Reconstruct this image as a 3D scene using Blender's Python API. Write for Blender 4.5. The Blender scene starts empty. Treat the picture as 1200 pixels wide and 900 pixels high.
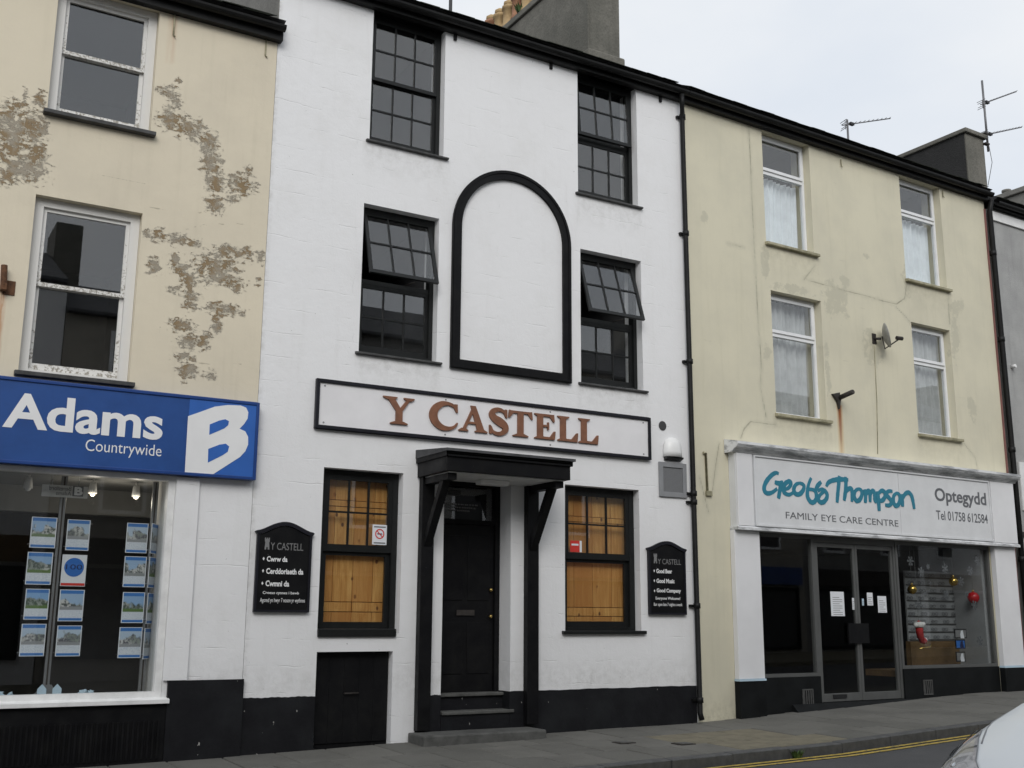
import bpy, bmesh, math, random
import numpy as np
from mathutils import Vector, Matrix
random.seed(7)
rad = math.radians
S = bpy.context.scene

# ------------------------------------------------------------------ camera
FPX, PITCH, ROLL, YAWF, DYAW = 1290.6, rad(12.0), rad(-0.36), rad(59.5), rad(1.75)
CAM = np.array([0.0, -12.5, 1.5])
cam_right = np.array([math.sin(YAWF), -math.cos(YAWF), 0.0])
cam_head = np.array([math.cos(YAWF), math.sin(YAWF), 0.0])
_up = np.array([0, 0, 1.0])
_f = cam_head * math.cos(PITCH) + _up * math.sin(PITCH)
_d = cam_head * math.sin(PITCH) - _up * math.cos(PITCH)
AX_R = math.cos(ROLL) * cam_right + math.sin(ROLL) * _d
AX_D = -math.sin(ROLL) * cam_right + math.cos(ROLL) * _d
AX_F = _f
cd = bpy.data.cameras.new('camera')
cd.sensor_width = 36.0
cd.lens = FPX / 1200.0 * 36.0
cd.clip_start, cd.clip_end = 0.05, 2000
cam = bpy.data.objects.new('camera', cd)
S.collection.objects.link(cam)
m = Matrix.Identity(4)
for i in range(3):
    m[i][0], m[i][1], m[i][2], m[i][3] = AX_R[i], -AX_D[i], -AX_F[i], CAM[i]
cam.matrix_world = m
S.camera = cam

# ------------------------------------------------------------------ sky, sun, exposure
SUN_EL, SUN_AZ = rad(33), rad(208)      # soft bright part of the overcast, behind and left of the camera
w = bpy.data.worlds.new('World')
S.world = w
w.use_nodes = True
nt = w.node_tree
nt.nodes.clear()
N, L = nt.nodes.new, nt.links.new
out = N('ShaderNodeOutputWorld')
sky = N('ShaderNodeTexSky')
sky.sky_type = 'NISHITA'
sky.sun_disc = False
sky.sun_elevation = SUN_EL
sky.sun_rotation = SUN_AZ
bg1 = N('ShaderNodeBackground')
bg1.inputs[1].default_value = 0.07
L(sky.outputs[0], bg1.inputs[0])
tc = N('ShaderNodeTexCoord')
sep = N('ShaderNodeSeparateXYZ')
L(tc.outputs['Generated'], sep.inputs[0])
mp = N('ShaderNodeMapping')
mp.inputs['Scale'].default_value = (1.6, 1.6, 3.2)
L(tc.outputs['Generated'], mp.inputs[0])
cn = N('ShaderNodeTexNoise')
cn.inputs['Scale'].default_value = 1.7
cn.inputs['Detail'].default_value = 5
cn.inputs['Roughness'].default_value = 0.5
L(mp.outputs[0], cn.inputs['Vector'])
cr = N('ShaderNodeValToRGB')                # layered overcast cloud
cr.color_ramp.elements[0].position = 0.33
cr.color_ramp.elements[0].color = (0.715, 0.765, 0.835, 1)
cr.color_ramp.elements[1].position = 0.62
cr.color_ramp.elements[1].color = (0.83, 0.855, 0.885, 1)
L(cn.outputs[0], cr.inputs[0])
bg2 = N('ShaderNodeBackground')
bg2.inputs[1].default_value = 1.0
L(cr.outputs[0], bg2.inputs[0])
ad = N('ShaderNodeMixShader')
ad.inputs[0].default_value = 0.93
L(bg1.outputs[0], ad.inputs[1])
L(bg2.outputs[0], ad.inputs[2])
L(ad.outputs[0], out.inputs[0])

sd = bpy.data.lights.new('sun', 'SUN')
sd.energy = 1.5
sd.angle = rad(34)
sd.color = (1.0, 0.975, 0.94)
sun = bpy.data.objects.new('sun', sd)
S.collection.objects.link(sun)
sdir = Vector((math.sin(SUN_AZ) * math.cos(SUN_EL), math.cos(SUN_AZ) * math.cos(SUN_EL), math.sin(SUN_EL)))
sun.rotation_euler = sdir.to_track_quat('Z', 'Y').to_euler()
sun.location = (0, -20, 30)
S.view_settings.view_transform = 'Standard'
S.view_settings.look = 'None'
S.view_settings.exposure = 0.13
S.view_settings.gamma = 1.0
S.view_settings.use_curve_mapping = False
S.cycles.max_bounces = 8
S.cycles.transparent_max_bounces = 24

# ------------------------------------------------------------------ photo pixel -> facade metres
XB = 10.426
UY = np.array([math.cos(DYAW), math.sin(DYAW), 0])
NY = np.array([-math.sin(DYAW), math.cos(DYAW), 0])
OY = np.array([XB, 0, 0.0])
def ray(px, py):
    return AX_R * ((px - 600) / FPX) + AX_D * ((py - 450) / FPX) + AX_F
def pw(px, py, y=0.0):
    r = ray(px, py)
    p = CAM + r * ((y - CAM[1]) / r[1])
    return float(p[0]), float(p[2])
def pe(px, py, y=0.0):
    r = ray(px, py)
    p = CAM + r * (((OY + NY * y - CAM) @ NY) / (r @ NY))
    return float((p - OY) @ UY), float(p[2])
def crop(fn, ox, oy, s, y=0.0):
    return lambda x, z: fn(ox + x / s, oy + z / s, y)
FW = Matrix.Identity(4)
FE = Matrix.Translation((XB, 0, 0)) @ Matrix.Rotation(DYAW, 4, 'Z')

# ------------------------------------------------------------------ material helpers
MATS = {}
def mat(name, col, rough=0.6, metal=0.0, var=0.0, vscale=3.0, bump=0.0, bscale=40.0, spec=0.5, dirt=None, detail=6):
    """principled with noise colour variation and noise bump, object coordinates"""
    M = bpy.data.materials.new(name)
    M.use_nodes = True
    t = M.node_tree
    b = t.nodes['Principled BSDF']
    b.inputs['Roughness'].default_value = rough
    b.inputs['Metallic'].default_value = metal
    b.inputs['Specular IOR Level'].default_value = spec
    b.inputs['Base Color'].default_value = (*col, 1)
    if var or dirt or bump:
        c = t.nodes.new('ShaderNodeTexCoord')
    if var or dirt:
        n = t.nodes.new('ShaderNodeTexNoise')
        n.inputs['Scale'].default_value = vscale
        n.inputs['Detail'].default_value = detail
        n.inputs['Roughness'].default_value = 0.65
        t.links.new(c.outputs['Object'], n.inputs['Vector'])
        r = t.nodes.new('ShaderNodeValToRGB')
        lo = dirt if dirt else tuple(x * (1 - var) for x in col)
        hi = tuple(min(1, x * (1 + var * 0.6)) for x in col)
        r.color_ramp.elements[0].position = 0.3
        r.color_ramp.elements[0].color = (*lo, 1)
        r.color_ramp.elements[1].position = 0.62
        r.color_ramp.elements[1].color = (*hi, 1)
        t.links.new(n.outputs[0], r.inputs[0])
        t.links.new(r.outputs[0], b.inputs['Base Color'])
    if bump:
        n2 = t.nodes.new('ShaderNodeTexNoise')
        n2.inputs['Scale'].default_value = bscale
        n2.inputs['Detail'].default_value = 5
        t.links.new(c.outputs['Object'], n2.inputs['Vector'])
        bp = t.nodes.new('ShaderNodeBump')
        bp.inputs['Strength'].default_value = bump
        bp.inputs['Distance'].default_value = 0.01
        t.links.new(n2.outputs[0], bp.inputs['Height'])
        t.links.new(bp.outputs[0], b.inputs['Normal'])
    MATS[name] = M
    return M

class G:
    """tiny node-graph writer"""
    def __init__(s, M):
        s.t = M.node_tree
        s.b = s.t.nodes['Principled BSDF']
        s.c = s.t.nodes.new('ShaderNodeTexCoord').outputs['Object']
    def n(s, kind, **kw):
        x = s.t.nodes.new(kind)
        for k, v in kw.items():
            setattr(x, k, v)
        return x
    def put(s, sock, v):
        if hasattr(v, 'links'):
            s.t.links.new(v, sock)
        elif isinstance(v, tuple) and len(v) == 3 and sock.type == 'RGBA':
            sock.default_value = (*v, 1)
        else:
            sock.default_value = v
    def math(s, op, a, b=0.0, c=0.0):
        x = s.n('ShaderNodeMath', operation=op)
        s.put(x.inputs[0], a); s.put(x.inputs[1], b); s.put(x.inputs[2], c)
        return x.outputs[0]
    def map(s, scale=(1, 1, 1), loc=(0, 0, 0), v=None):
        x = s.n('ShaderNodeMapping')
        x.inputs['Scale'].default_value = scale
        x.inputs['Location'].default_value = loc
        s.put(x.inputs[0], v or s.c)
        return x.outputs[0]
    def noise(s, scale, detail=5, rough=0.6, v=None, dist=0.0):
        x = s.n('ShaderNodeTexNoise')
        x.inputs['Scale'].default_value = scale
        x.inputs['Detail'].default_value = detail
        x.inputs['Roughness'].default_value = rough
        x.inputs['Distortion'].default_value = dist
        s.put(x.inputs['Vector'], v or s.c)
        return x.outputs[0]
    def step(s, v, a, b, lo=0.0, hi=1.0):
        x = s.n('ShaderNodeMapRange', interpolation_type='SMOOTHSTEP')
        s.put(x.inputs[0], v)
        for i, q in enumerate((a, b, lo, hi)):
            x.inputs[1 + i].default_value = q
        return x.outputs[0]
    def mix(s, f, a, b):
        x = s.n('ShaderNodeMix', data_type='RGBA')
        s.put(x.inputs[0], f); s.put(x.inputs[6], a); s.put(x.inputs[7], b)
        return x.outputs[2]
    def attr(s, name):
        return s.n('ShaderNodeAttribute', attribute_name=name).outputs['Fac']
    def bump(s, h, strength=0.3, dist=0.01, normal=None):
        x = s.n('ShaderNodeBump')
        x.inputs['Strength'].default_value = strength
        x.inputs['Distance'].default_value = dist
        s.put(x.inputs['Height'], h)
        if normal:
            s.put(x.inputs['Normal'], normal)
        return x.outputs[0]
def newmat(name, rough=0.8):
    M = bpy.data.materials.new(name)
    M.use_nodes = True
    g = G(M)
    g.b.inputs['Roughness'].default_value = rough
    MATS[name] = M
    return g
def course_height(g, bw, bh, warp):
    """irregular coursed stone under paint: 1 on the stones, 0 in the joints"""
    nz = g.noise(1.3, 3)
    wv = g.n('ShaderNodeVectorMath', operation='MULTIPLY_ADD')
    comb = g.n('ShaderNodeCombineXYZ')
    g.put(comb.inputs[0], g.math('SUBTRACT', nz, 0.5)); g.put(comb.inputs[2], g.math('SUBTRACT', g.noise(2.1, 3), 0.5))
    g.put(wv.inputs[0], comb.outputs[0]); wv.inputs[1].default_value = (warp, 0, warp * 0.5); g.put(wv.inputs[2], g.c)
    sp = g.n('ShaderNodeSeparateXYZ'); g.put(sp.inputs[0], wv.outputs[0])
    cb = g.n('ShaderNodeCombineXYZ'); g.put(cb.inputs[0], sp.outputs[0]); g.put(cb.inputs[1], sp.outputs[2])
    br = g.n('ShaderNodeTexBrick')
    br.inputs['Scale'].default_value = 1.0
    br.inputs['Brick Width'].default_value = bw
    br.inputs['Row Height'].default_value = bh
    br.inputs['Mortar Size'].default_value = 0.008
    br.inputs['Mortar Smooth'].default_value = 0.8
    br.inputs['Color1'].default_value = (1, 1, 1, 1); br.inputs['Color2'].default_value = (.8, .8, .8, 1)
    br.inputs['Mortar'].default_value = (0, 0, 0, 1)
    g.put(br.inputs['Vector'], cb.outputs[0])
    return br.outputs['Color'], br.outputs['Fac']

# painted white masonry
def white_masonry(name, c=(0.80, 0.80, 0.805)):
    g = newmat(name, 0.75)
    hc, fac = course_height(g, 4.2, 0.30, 0.20)
    dirt = g.step(g.noise(1.1, 8, 0.7), 0.45, 0.8)
    streak = g.step(g.noise(3.0, 6, 0.65, g.map((2.5, 1, 0.25))), 0.52, 0.85)
    col = g.mix(g.math('MULTIPLY', dirt, 0.30), c, (0.60, 0.59, 0.56))
    col = g.mix(g.math('MULTIPLY', streak, 0.20), col, (0.50, 0.49, 0.46))
    jo = g.math('MULTIPLY', fac, g.step(g.noise(2.6, 4), 0.47, 0.66))
    col = g.mix(g.math('MULTIPLY', jo, 0.12), col, (0.55, 0.55, 0.55))
    grime = g.attr('grime')
    gr = g.math('MULTIPLY', grime, g.step(g.noise(9, 7, 0.7), 0.35, 0.7))
    col = g.mix(g.math('MULTIPLY', gr, 0.55), col, (0.30, 0.29, 0.26))
    speck = g.step(g.noise(24, 2, 0.5), 0.755, 0.78)
    col = g.mix(g.math('MULTIPLY', speck, 0.7), col, (0.22, 0.21, 0.19))
    g.put(g.b.inputs['Base Color'], col)
    h = g.math('ADD', g.math('MULTIPLY', jo, -1.0), g.math('ADD', g.math('MULTIPLY', g.noise(7, 6, 0.65), 1.1), g.math('MULTIPLY', g.noise(45, 3), 0.25)))
    g.put(g.b.inputs['Normal'], g.bump(h, 0.36, 0.014))
white_masonry('white_masonry')
# cream paint peeling off brown render (peel = where it has worn)
g = newmat('peeling_cream', 0.8)
fine = g.noise(11, 7, 0.68, g.map((1, 1, 1.7)))
fine2 = g.noise(34, 5, 0.7)
pa = g.attr('peel')
core = g.math('ADD', g.math('MULTIPLY_ADD', pa, 1.3, -0.52), g.math('ADD', g.math('MULTIPLY', g.math('SUBTRACT', g.noise(8.5, 9, 0.74, g.map((1, 1, 1.3))), 0.5), 5.0), g.math('MULTIPLY', g.math('SUBTRACT', fine2, 0.5), 0.9)))
frag = g.math('ADD', pa, g.math('ADD', g.math('MULTIPLY', g.math('SUBTRACT', fine, 0.5), 5.4), g.math('MULTIPLY', g.math('SUBTRACT', fine2, 0.5), 1.5)))
f = g.math('MAXIMUM', core, g.math('SUBTRACT', frag, 0.06))
mask = g.step(f, 0.50, 0.55)
rim = g.math('SUBTRACT', g.step(f, 0.22, 0.47), mask)
cream = g.mix(g.step(g.noise(0.9, 6, 0.6), 0.35, 0.75), (0.70, 0.63, 0.49), (0.635, 0.572, 0.45))
cream = g.mix(g.math('MULTIPLY', g.step(g.noise(3, 5, 0.6, g.map((3, 1, 0.2))), 0.5, 0.8), 0.22), cream, (0.44, 0.40, 0.29))
cream = g.mix(g.math('MULTIPLY', rim, 0.45), cream, (0.76, 0.71, 0.60))
under = g.mix(g.step(g.noise(4.5, 5), 0.42, 0.58), (0.26, 0.185, 0.10), (0.34, 0.30, 0.235))
under = g.mix(g.math('MULTIPLY', g.step(g.noise(60, 3), 0.45, 0.7), 0.35), under, (0.17, 0.125, 0.075))
col = g.mix(mask, cream, under)
rs = g.math('MULTIPLY', g.attr('rust'), g.step(g.noise(16, 4, 0.6, g.map((1, 1, 0.15))), 0.2, 0.6))
col = g.mix(rs, col, (0.42, 0.15, 0.03))
cr_l = g.math('MULTIPLY', g.step(g.math('ADD', g.attr('crack'), g.math('MULTIPLY', g.math('SUBTRACT', g.noise(18, 4), 0.5), 0.03)), 0.004, 0.011, 1, 0), 0.5)
col = g.mix(cr_l, col, (0.2, 0.17, 0.11))
g.put(g.b.inputs['Base Color'], col)
hh = g.math('ADD', g.math('MULTIPLY', mask, -1.0), g.math('ADD', g.math('MULTIPLY', g.noise(5, 5), 0.6), g.math('MULTIPLY', rim, 0.5)))
g.put(g.b.inputs['Normal'], g.bump(hh, 0.8, 0.012))
# yellow-cream render with cracks, patches and a rust run
g = newmat('cracked_cream', 0.8)
cream = g.mix(g.step(g.noise(0.8, 6, 0.62), 0.35, 0.7), (0.67, 0.63, 0.485), (0.595, 0.562, 0.44))
cream = g.mix(g.math('MULTIPLY', g.step(g.noise(2.6, 6, 0.65, g.map((3, 1, 0.22))), 0.48, 0.8), 0.20), cream, (0.40, 0.38, 0.26))
st = g.step(g.math('ADD', g.attr('stain'), g.math('MULTIPLY', g.math('SUBTRACT', g.noise(5, 8, 0.72), 0.5), 3.2)), 0.35, 0.65)
cream = g.mix(g.math('MULTIPLY', st, 0.62), cream, (0.475, 0.455, 0.355))
hl = g.step(g.noise(7, 4, 0.55, g.map((0.18, 1, 1.3))), 0.70, 0.74)
cream = g.mix(g.math('MULTIPLY', hl, 0.22), cream, (0.36, 0.34, 0.25))
ck = g.step(g.math('ADD', g.attr('crack'), g.math('MULTIPLY', g.math('SUBTRACT', g.noise(11, 5, 0.7), 0.5), 0.024)), 0.006, 0.015, 1, 0)
cream = g.mix(g.math('MULTIPLY', ck, g.step(g.noise(2.3, 4, 0.6), 0.35, 0.62, 0.15, 0.8)), cream, (0.21, 0.19, 0.13))
halo = g.math('MULTIPLY', g.step(g.math('ADD', g.attr('crack'), g.math('MULTIPLY', g.math('SUBTRACT', g.noise(6, 6, 0.7), 0.5), 0.16)), 0.0, 0.07, 1, 0), 0.35)
cream = g.mix(halo, cream, (0.47, 0.45, 0.35))
rs = g.math('MULTIPLY', g.attr('rust'), g.step(g.noise(14, 4, 0.6, g.map((1, 1, 0.12))), -0.2, 0.5))
cream = g.mix(rs, cream, g.mix(g.step(rs, 0.35, 0.75), (0.52, 0.30, 0.09), (0.27, 0.085, 0.02)))
gr = g.math('MULTIPLY', g.attr('grime'), g.step(g.noise(8, 6, 0.7), 0.35, 0.7))
cream = g.mix(g.math('MULTIPLY', gr, 0.5), cream, (0.22, 0.20, 0.13))
g.put(g.b.inputs['Base Color'], cream)
g.put(g.b.inputs['Normal'], g.bump(g.math('ADD', g.math('MULTIPLY', g.noise(6, 6), 0.8), g.math('MULTIPLY', ck, -1.0)), 0.4, 0.008))

def roughcast(name, a, b, sc=55):
    g = newmat(name, 0.9)
    c = g.mix(g.step(g.noise(1.2, 7, 0.65), 0.35, 0.7), a, b)
    c = g.mix(g.math('MULTIPLY', g.step(g.noise(2.4, 6, 0.65, g.map((3, 1, 0.25))), 0.48, 0.75), 0.4), c, tuple(x * 0.5 for x in a))
    c = g.mix(g.math('MULTIPLY', g.step(g.noise(sc, 3), 0.45, 0.7), 0.35), c, tuple(x * 0.55 for x in a))
    g.put(g.b.inputs['Base Color'], c)
    g.put(g.b.inputs['Normal'], g.bump(g.noise(sc, 4, 0.6), 0.8, 0.012))
roughcast('grey_roughcast', (0.42, 0.42, 0.41), (0.33, 0.33, 0.325))
roughcast('chimney_render', (0.115, 0.112, 0.095), (0.19, 0.18, 0.155), 22)
roughcast('flank_render', (0.17, 0.165, 0.15), (0.24, 0.235, 0.215), 30)
roughcast('tarred_render', (0.022, 0.022, 0.022), (0.035, 0.034, 0.033), 30)
roughcast('opposite_render', (0.40, 0.37, 0.32), (0.33, 0.31, 0.27), 30)
roughcast('opposite_grey', (0.20, 0.20, 0.19), (0.27, 0.26, 0.25), 30)
roughcast('ground_soil', (0.12, 0.115, 0.10), (0.16, 0.155, 0.14), 6)

g = newmat('black_paint', 0.5)
c = g.mix(g.step(g.noise(5, 7, 0.7), 0.4, 0.75), (0.005, 0.005, 0.006), (0.010, 0.010, 0.010))
c = g.mix(g.math('MULTIPLY', g.step(g.noise(30, 3, 0.55), 0.76, 0.78), 0.6), c, (0.25, 0.245, 0.235))
g.put(g.b.inputs['Base Color'], c)
g.put(g.b.inputs['Roughness'], g.step(g.noise(4, 5), 0.3, 0.7, 0.40, 0.65))
g.b.inputs['Specular IOR Level'].default_value = 0.17
g.put(g.b.inputs['Normal'], g.bump(g.noise(18, 6, 0.65, g.map((1, 1, .3))), 0.2, 0.006))
g = newmat('black_plinth', 0.5)
chips = g.step(g.noise(15, 4, 0.6, g.map((1, 1, .6))), 0.715, 0.735)
c = g.mix(g.step(g.noise(2, 6), 0.35, 0.7), (0.008, 0.008, 0.010), (0.015, 0.016, 0.018))
c = g.mix(g.math('MULTIPLY', chips, 0.8), c, (0.42, 0.41, 0.39))
g.put(g.b.inputs['Base Color'], c)
g.b.inputs['Specular IOR Level'].default_value = 0.25
g.put(g.b.inputs['Normal'], g.bump(g.noise(9, 6, 0.65), 0.45, 0.012))
mat('black_gutter', (0.008, 0.008, 0.008), 0.5, spec=0.25, var=0.5, vscale=5, bump=0.2)
mat('green_black_edge', (0.02, 0.022, 0.016), 0.8, dirt=(0.012, 0.024, 0.010), var=0.3, vscale=7, bump=0.5)
mat('slate', (0.055, 0.056, 0.06), 0.7, var=0.45, vscale=5, bump=0.4, bscale=25)
mat('sash_black', (0.010, 0.011, 0.011), 0.42, spec=0.3, var=0.25, vscale=8)
mat('dark_sill', (0.055, 0.055, 0.055), 0.7, var=0.5, vscale=7, bump=0.3)
mat('cream_sill', (0.42, 0.39, 0.27), 0.8, dirt=(0.16, 0.15, 0.09), vscale=6, bump=0.3)
g = newmat('flaking_white_wood', 0.65)
ws = g.step(g.math('ADD', g.noise(30, 7, 0.72), g.math('MULTIPLY', g.attr('peel'), 0.16)), 0.64, 0.70)
c = g.mix(ws, (0.70, 0.69, 0.665), (0.30, 0.28, 0.24))
g.put(g.b.inputs['Base Color'], c)
g.put(g.b.inputs['Normal'], g.bump(ws, -0.5, 0.003))
mat('white_upvc', (0.80, 0.81, 0.82), 0.3, var=0.06, vscale=4)
mat('white_wood', (0.76, 0.76, 0.75), 0.5, var=0.12, vscale=5, bump=0.05)
g = newmat('worn_white_lead', 0.6)
c = g.mix(g.step(g.noise(5, 6, 0.7, g.map((0.35, 1, 2.2))), 0.42, 0.64), (0.76, 0.77, 0.78), (0.30, 0.31, 0.32))
g.put(g.b.inputs['Base Color'], c)
mat('sign_white', (0.79, 0.78, 0.79), 0.4, var=0.05, vscale=2)
mat('sign_frame_black', (0.010, 0.010, 0.015), 0.45, spec=0.3, var=0.3)
mat('copper_letter', (0.205, 0.088, 0.047), 0.5, var=0.22, vscale=9, bump=0.1)
mat('sign_blue', (0.022, 0.075, 0.26), 0.3, var=0.12, vscale=3)
mat('sign_blue_light', (0.035, 0.13, 0.45), 0.3, var=0.08)
mat('sign_blue_edge', (0.012, 0.05, 0.21), 0.35, var=0.12)
mat('vinyl_white', (0.80, 0.80, 0.80), 0.4, var=0.03)
mat('vinyl_teal', (0.022, 0.20, 0.29), 0.45, var=0.1)
mat('vinyl_grey', (0.12, 0.125, 0.135), 0.5)
mat('vinyl_dim', (0.20, 0.20, 0.20), 0.5)
mat('fascia_white', (0.70, 0.71, 0.72), 0.4, var=0.07, vscale=2.5)
mat('pilaster_white', (0.76, 0.76, 0.77), 0.5, var=0.06, vscale=1.2, detail=3)
mat('riser_slate', (0.009, 0.010, 0.0105), 0.65, spec=0.12, var=0.35, vscale=3)
mat('aluminium', (0.12, 0.123, 0.12), 0.5, metal=0.3, var=0.12, vscale=3)
mat('steel_post', (0.22, 0.225, 0.23), 0.45, metal=0.4, var=0.1)
mat('vent_grey', (0.25, 0.255, 0.265), 0.55, var=0.12)
mat('air_grey', (0.07, 0.07, 0.068), 0.8, var=0.4, vscale=9)
mat('lamp_inner', (0.50, 0.48, 0.49), 0.35, metal=0.5, var=0.3, vscale=16)
mat('plastic_white', (0.78, 0.78, 0.77), 0.35)
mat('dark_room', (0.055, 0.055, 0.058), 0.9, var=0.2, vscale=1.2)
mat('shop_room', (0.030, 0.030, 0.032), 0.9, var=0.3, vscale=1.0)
mat('shop_ceiling', (0.26, 0.26, 0.25), 0.9, var=0.1)
mat('plaster_white', (0.55, 0.55, 0.54), 0.9, var=0.06)
mat('dim_panel', (0.27, 0.28, 0.285), 0.9, var=0.08)
mat('flake_pale', (0.11, 0.115, 0.12), 0.8)
mat('curtain', (0.52, 0.53, 0.53), 0.9, var=0.15, vscale=5)
mat('net_curtain', (0.80, 0.84, 0.87), 0.9, var=0.1, vscale=5)
mat('rust_iron', (0.10, 0.045, 0.02), 0.85, var=0.6, vscale=14, bump=0.5)
mat('dark_iron', (0.03, 0.025, 0.022), 0.7, var=0.4, vscale=14)
mat('grey_metal', (0.16, 0.16, 0.165), 0.5, metal=0.5, var=0.2)
mat('dish_grey', (0.30, 0.30, 0.29), 0.6, var=0.3, vscale=9)
mat('clay_pot', (0.46, 0.33, 0.17), 0.85, dirt=(0.30, 0.20, 0.10), vscale=7, bump=0.3)
mat('clay_red', (0.30, 0.15, 0.085), 0.85, var=0.3, vscale=8)
mat('step_stone', (0.085, 0.085, 0.08), 0.8, var=0.35, vscale=6, bump=0.4)
mat('kerb_granite', (0.075, 0.076, 0.076), 0.8, var=0.35, vscale=8, bump=0.4, bscale=60)
mat('mortar_bed', (0.035, 0.034, 0.030), 0.95, var=0.3, vscale=5, bump=0.5)
mat('leaf_green', (0.06, 0.11, 0.03), 0.6, var=0.4, vscale=8)
mat('paper_white', (0.75, 0.77, 0.80), 0.7, var=0.04)
mat('paper_blue', (0.48, 0.62, 0.72), 0.7, var=0.1)
mat('print_red', (0.62, 0.04, 0.03), 0.5)
mat('print_blue', (0.04, 0.16, 0.50), 0.4)
mat('print_dark', (0.02, 0.025, 0.08), 0.5)
mat('gold_ball', (0.55, 0.38, 0.10), 0.22, metal=0.9)
mat('red_ball', (0.45, 0.015, 0.02), 0.18)
mat('red_felt', (0.40, 0.02, 0.02), 0.9, var=0.2)
mat('fur_white', (0.70, 0.69, 0.66), 0.95, bump=0.6, bscale=60)
mat('oak_box', (0.14, 0.085, 0.035), 0.6, var=0.3, vscale=4)
mat('brass', (0.50, 0.36, 0.12), 0.3, metal=0.9)
mat('teal_glaze', (0.16, 0.36, 0.33), 0.4, var=0.1)
mat('reddish', (0.33, 0.12, 0.08), 0.7, var=0.2)
mat('car_paint', (0.78, 0.81, 0.83), 0.22, spec=0.6)
mat('car_black', (0.012, 0.012, 0.013), 0.45)
mat('tyre', (0.018, 0.018, 0.018), 0.85, bump=0.3)
mat('rim_silver', (0.45, 0.46, 0.47), 0.3, metal=0.9)
mat('chrome', (0.65, 0.66, 0.68), 0.12, metal=1.0)
mat('lamp_amber', (0.7, 0.25, 0.03), 0.25)
mat('red_lens', (0.45, 0.01, 0.01), 0.2)
mat('buff_mastic', (0.22, 0.10, 0.09), 0.8, var=0.3)
g = newmat('perforated', 0.6)
vo = g.n('ShaderNodeTexVoronoi'); vo.inputs['Scale'].default_value = 60; vo.inputs['Randomness'].default_value = 0.1; g.put(vo.inputs['Vector'], g.c)
g.put(g.b.inputs['Base Color'], g.mix(g.step(vo.outputs['Distance'], .25, .4, 1, 0), (0.20, 0.205, 0.21), (0.07, 0.07, 0.075)))
g = newmat('bulb_lit', 0.4)
g.b.inputs['Emission Color'].default_value = (1, .78, .35, 1)
g.b.inputs['Emission Strength'].default_value = 1.6
# pine boards
g = newmat('pine', 0.55)
v = g.map((9, 9, 0.8))
gr = g.noise(2.2, 6, 0.6, v, 1.2)
c = g.mix(g.step(gr, 0.3, 0.7), (0.58, 0.265, 0.062), (0.82, 0.47, 0.15))
kn = g.n('ShaderNodeTexVoronoi'); kn.inputs['Scale'].default_value = 6.5; g.put(kn.inputs['Vector'], g.map((1.1, 0.2, 0.75)))
c = g.mix(g.step(kn.outputs['Distance'], 0.09, 0.17, 0.9, 0), c, (0.10, 0.028, 0.010))
oi = g.n('ShaderNodeObjectInfo')
c = g.mix(g.math('MULTIPLY', oi.outputs['Random'], 0.75), c, (0.50, 0.20, 0.045))
g.put(g.b.inputs['Base Color'], c)
# paving slab: tone differs per slab
g = newmat('paving_slab', 0.85)
oi = g.n('ShaderNodeObjectInfo')
c = g.mix(oi.outputs['Random'], (0.112, 0.110, 0.098), (0.145, 0.141, 0.126))
wv = g.n('ShaderNodeNewGeometry').outputs['Position']
c = g.mix(g.math('MULTIPLY', g.step(g.noise(1.4, 7, 0.7, wv), 0.4, 0.7), 0.55), c, (0.075, 0.073, 0.064))
c = g.mix(g.math('MULTIPLY', g.step(g.noise(70, 3, 0.6, wv), 0.5, 0.72), 0.4), c, (0.20, 0.196, 0.18))
c = g.mix(g.step(g.noise(9, 2, 0.5, wv), 0.755, 0.775), c, (0.05, 0.05, 0.047))
g.put(g.b.inputs['Base Color'], c)
g.put(g.b.inputs['Normal'], g.bump(g.noise(55, 5, 0.6, wv), 0.4, 0.006))
mat('buff_slab', (0.165, 0.148, 0.105), 0.85, var=0.3, vscale=4, bump=0.4, bscale=50)
g = newmat('asphalt', 0.85)
c = g.mix(g.step(g.noise(0.7, 7, 0.65), 0.35, 0.7), (0.048, 0.049, 0.052), (0.07, 0.07, 0.073))
c = g.mix(g.math('MULTIPLY', g.step(g.noise(130, 2), 0.5, 0.75), 0.5), c, (0.14, 0.14, 0.14))
g.put(g.b.inputs['Base Color'], c)
g.put(g.b.inputs['Normal'], g.bump(g.noise(120, 3), 0.6, 0.006))
g = newmat('road_yellow', 0.75)
c = g.mix(g.step(g.noise(12, 7, 0.7), 0.48, 0.62), (0.46, 0.33, 0.06), (0.17, 0.14, 0.06))
g.put(g.b.inputs['Base Color'], c)
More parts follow.
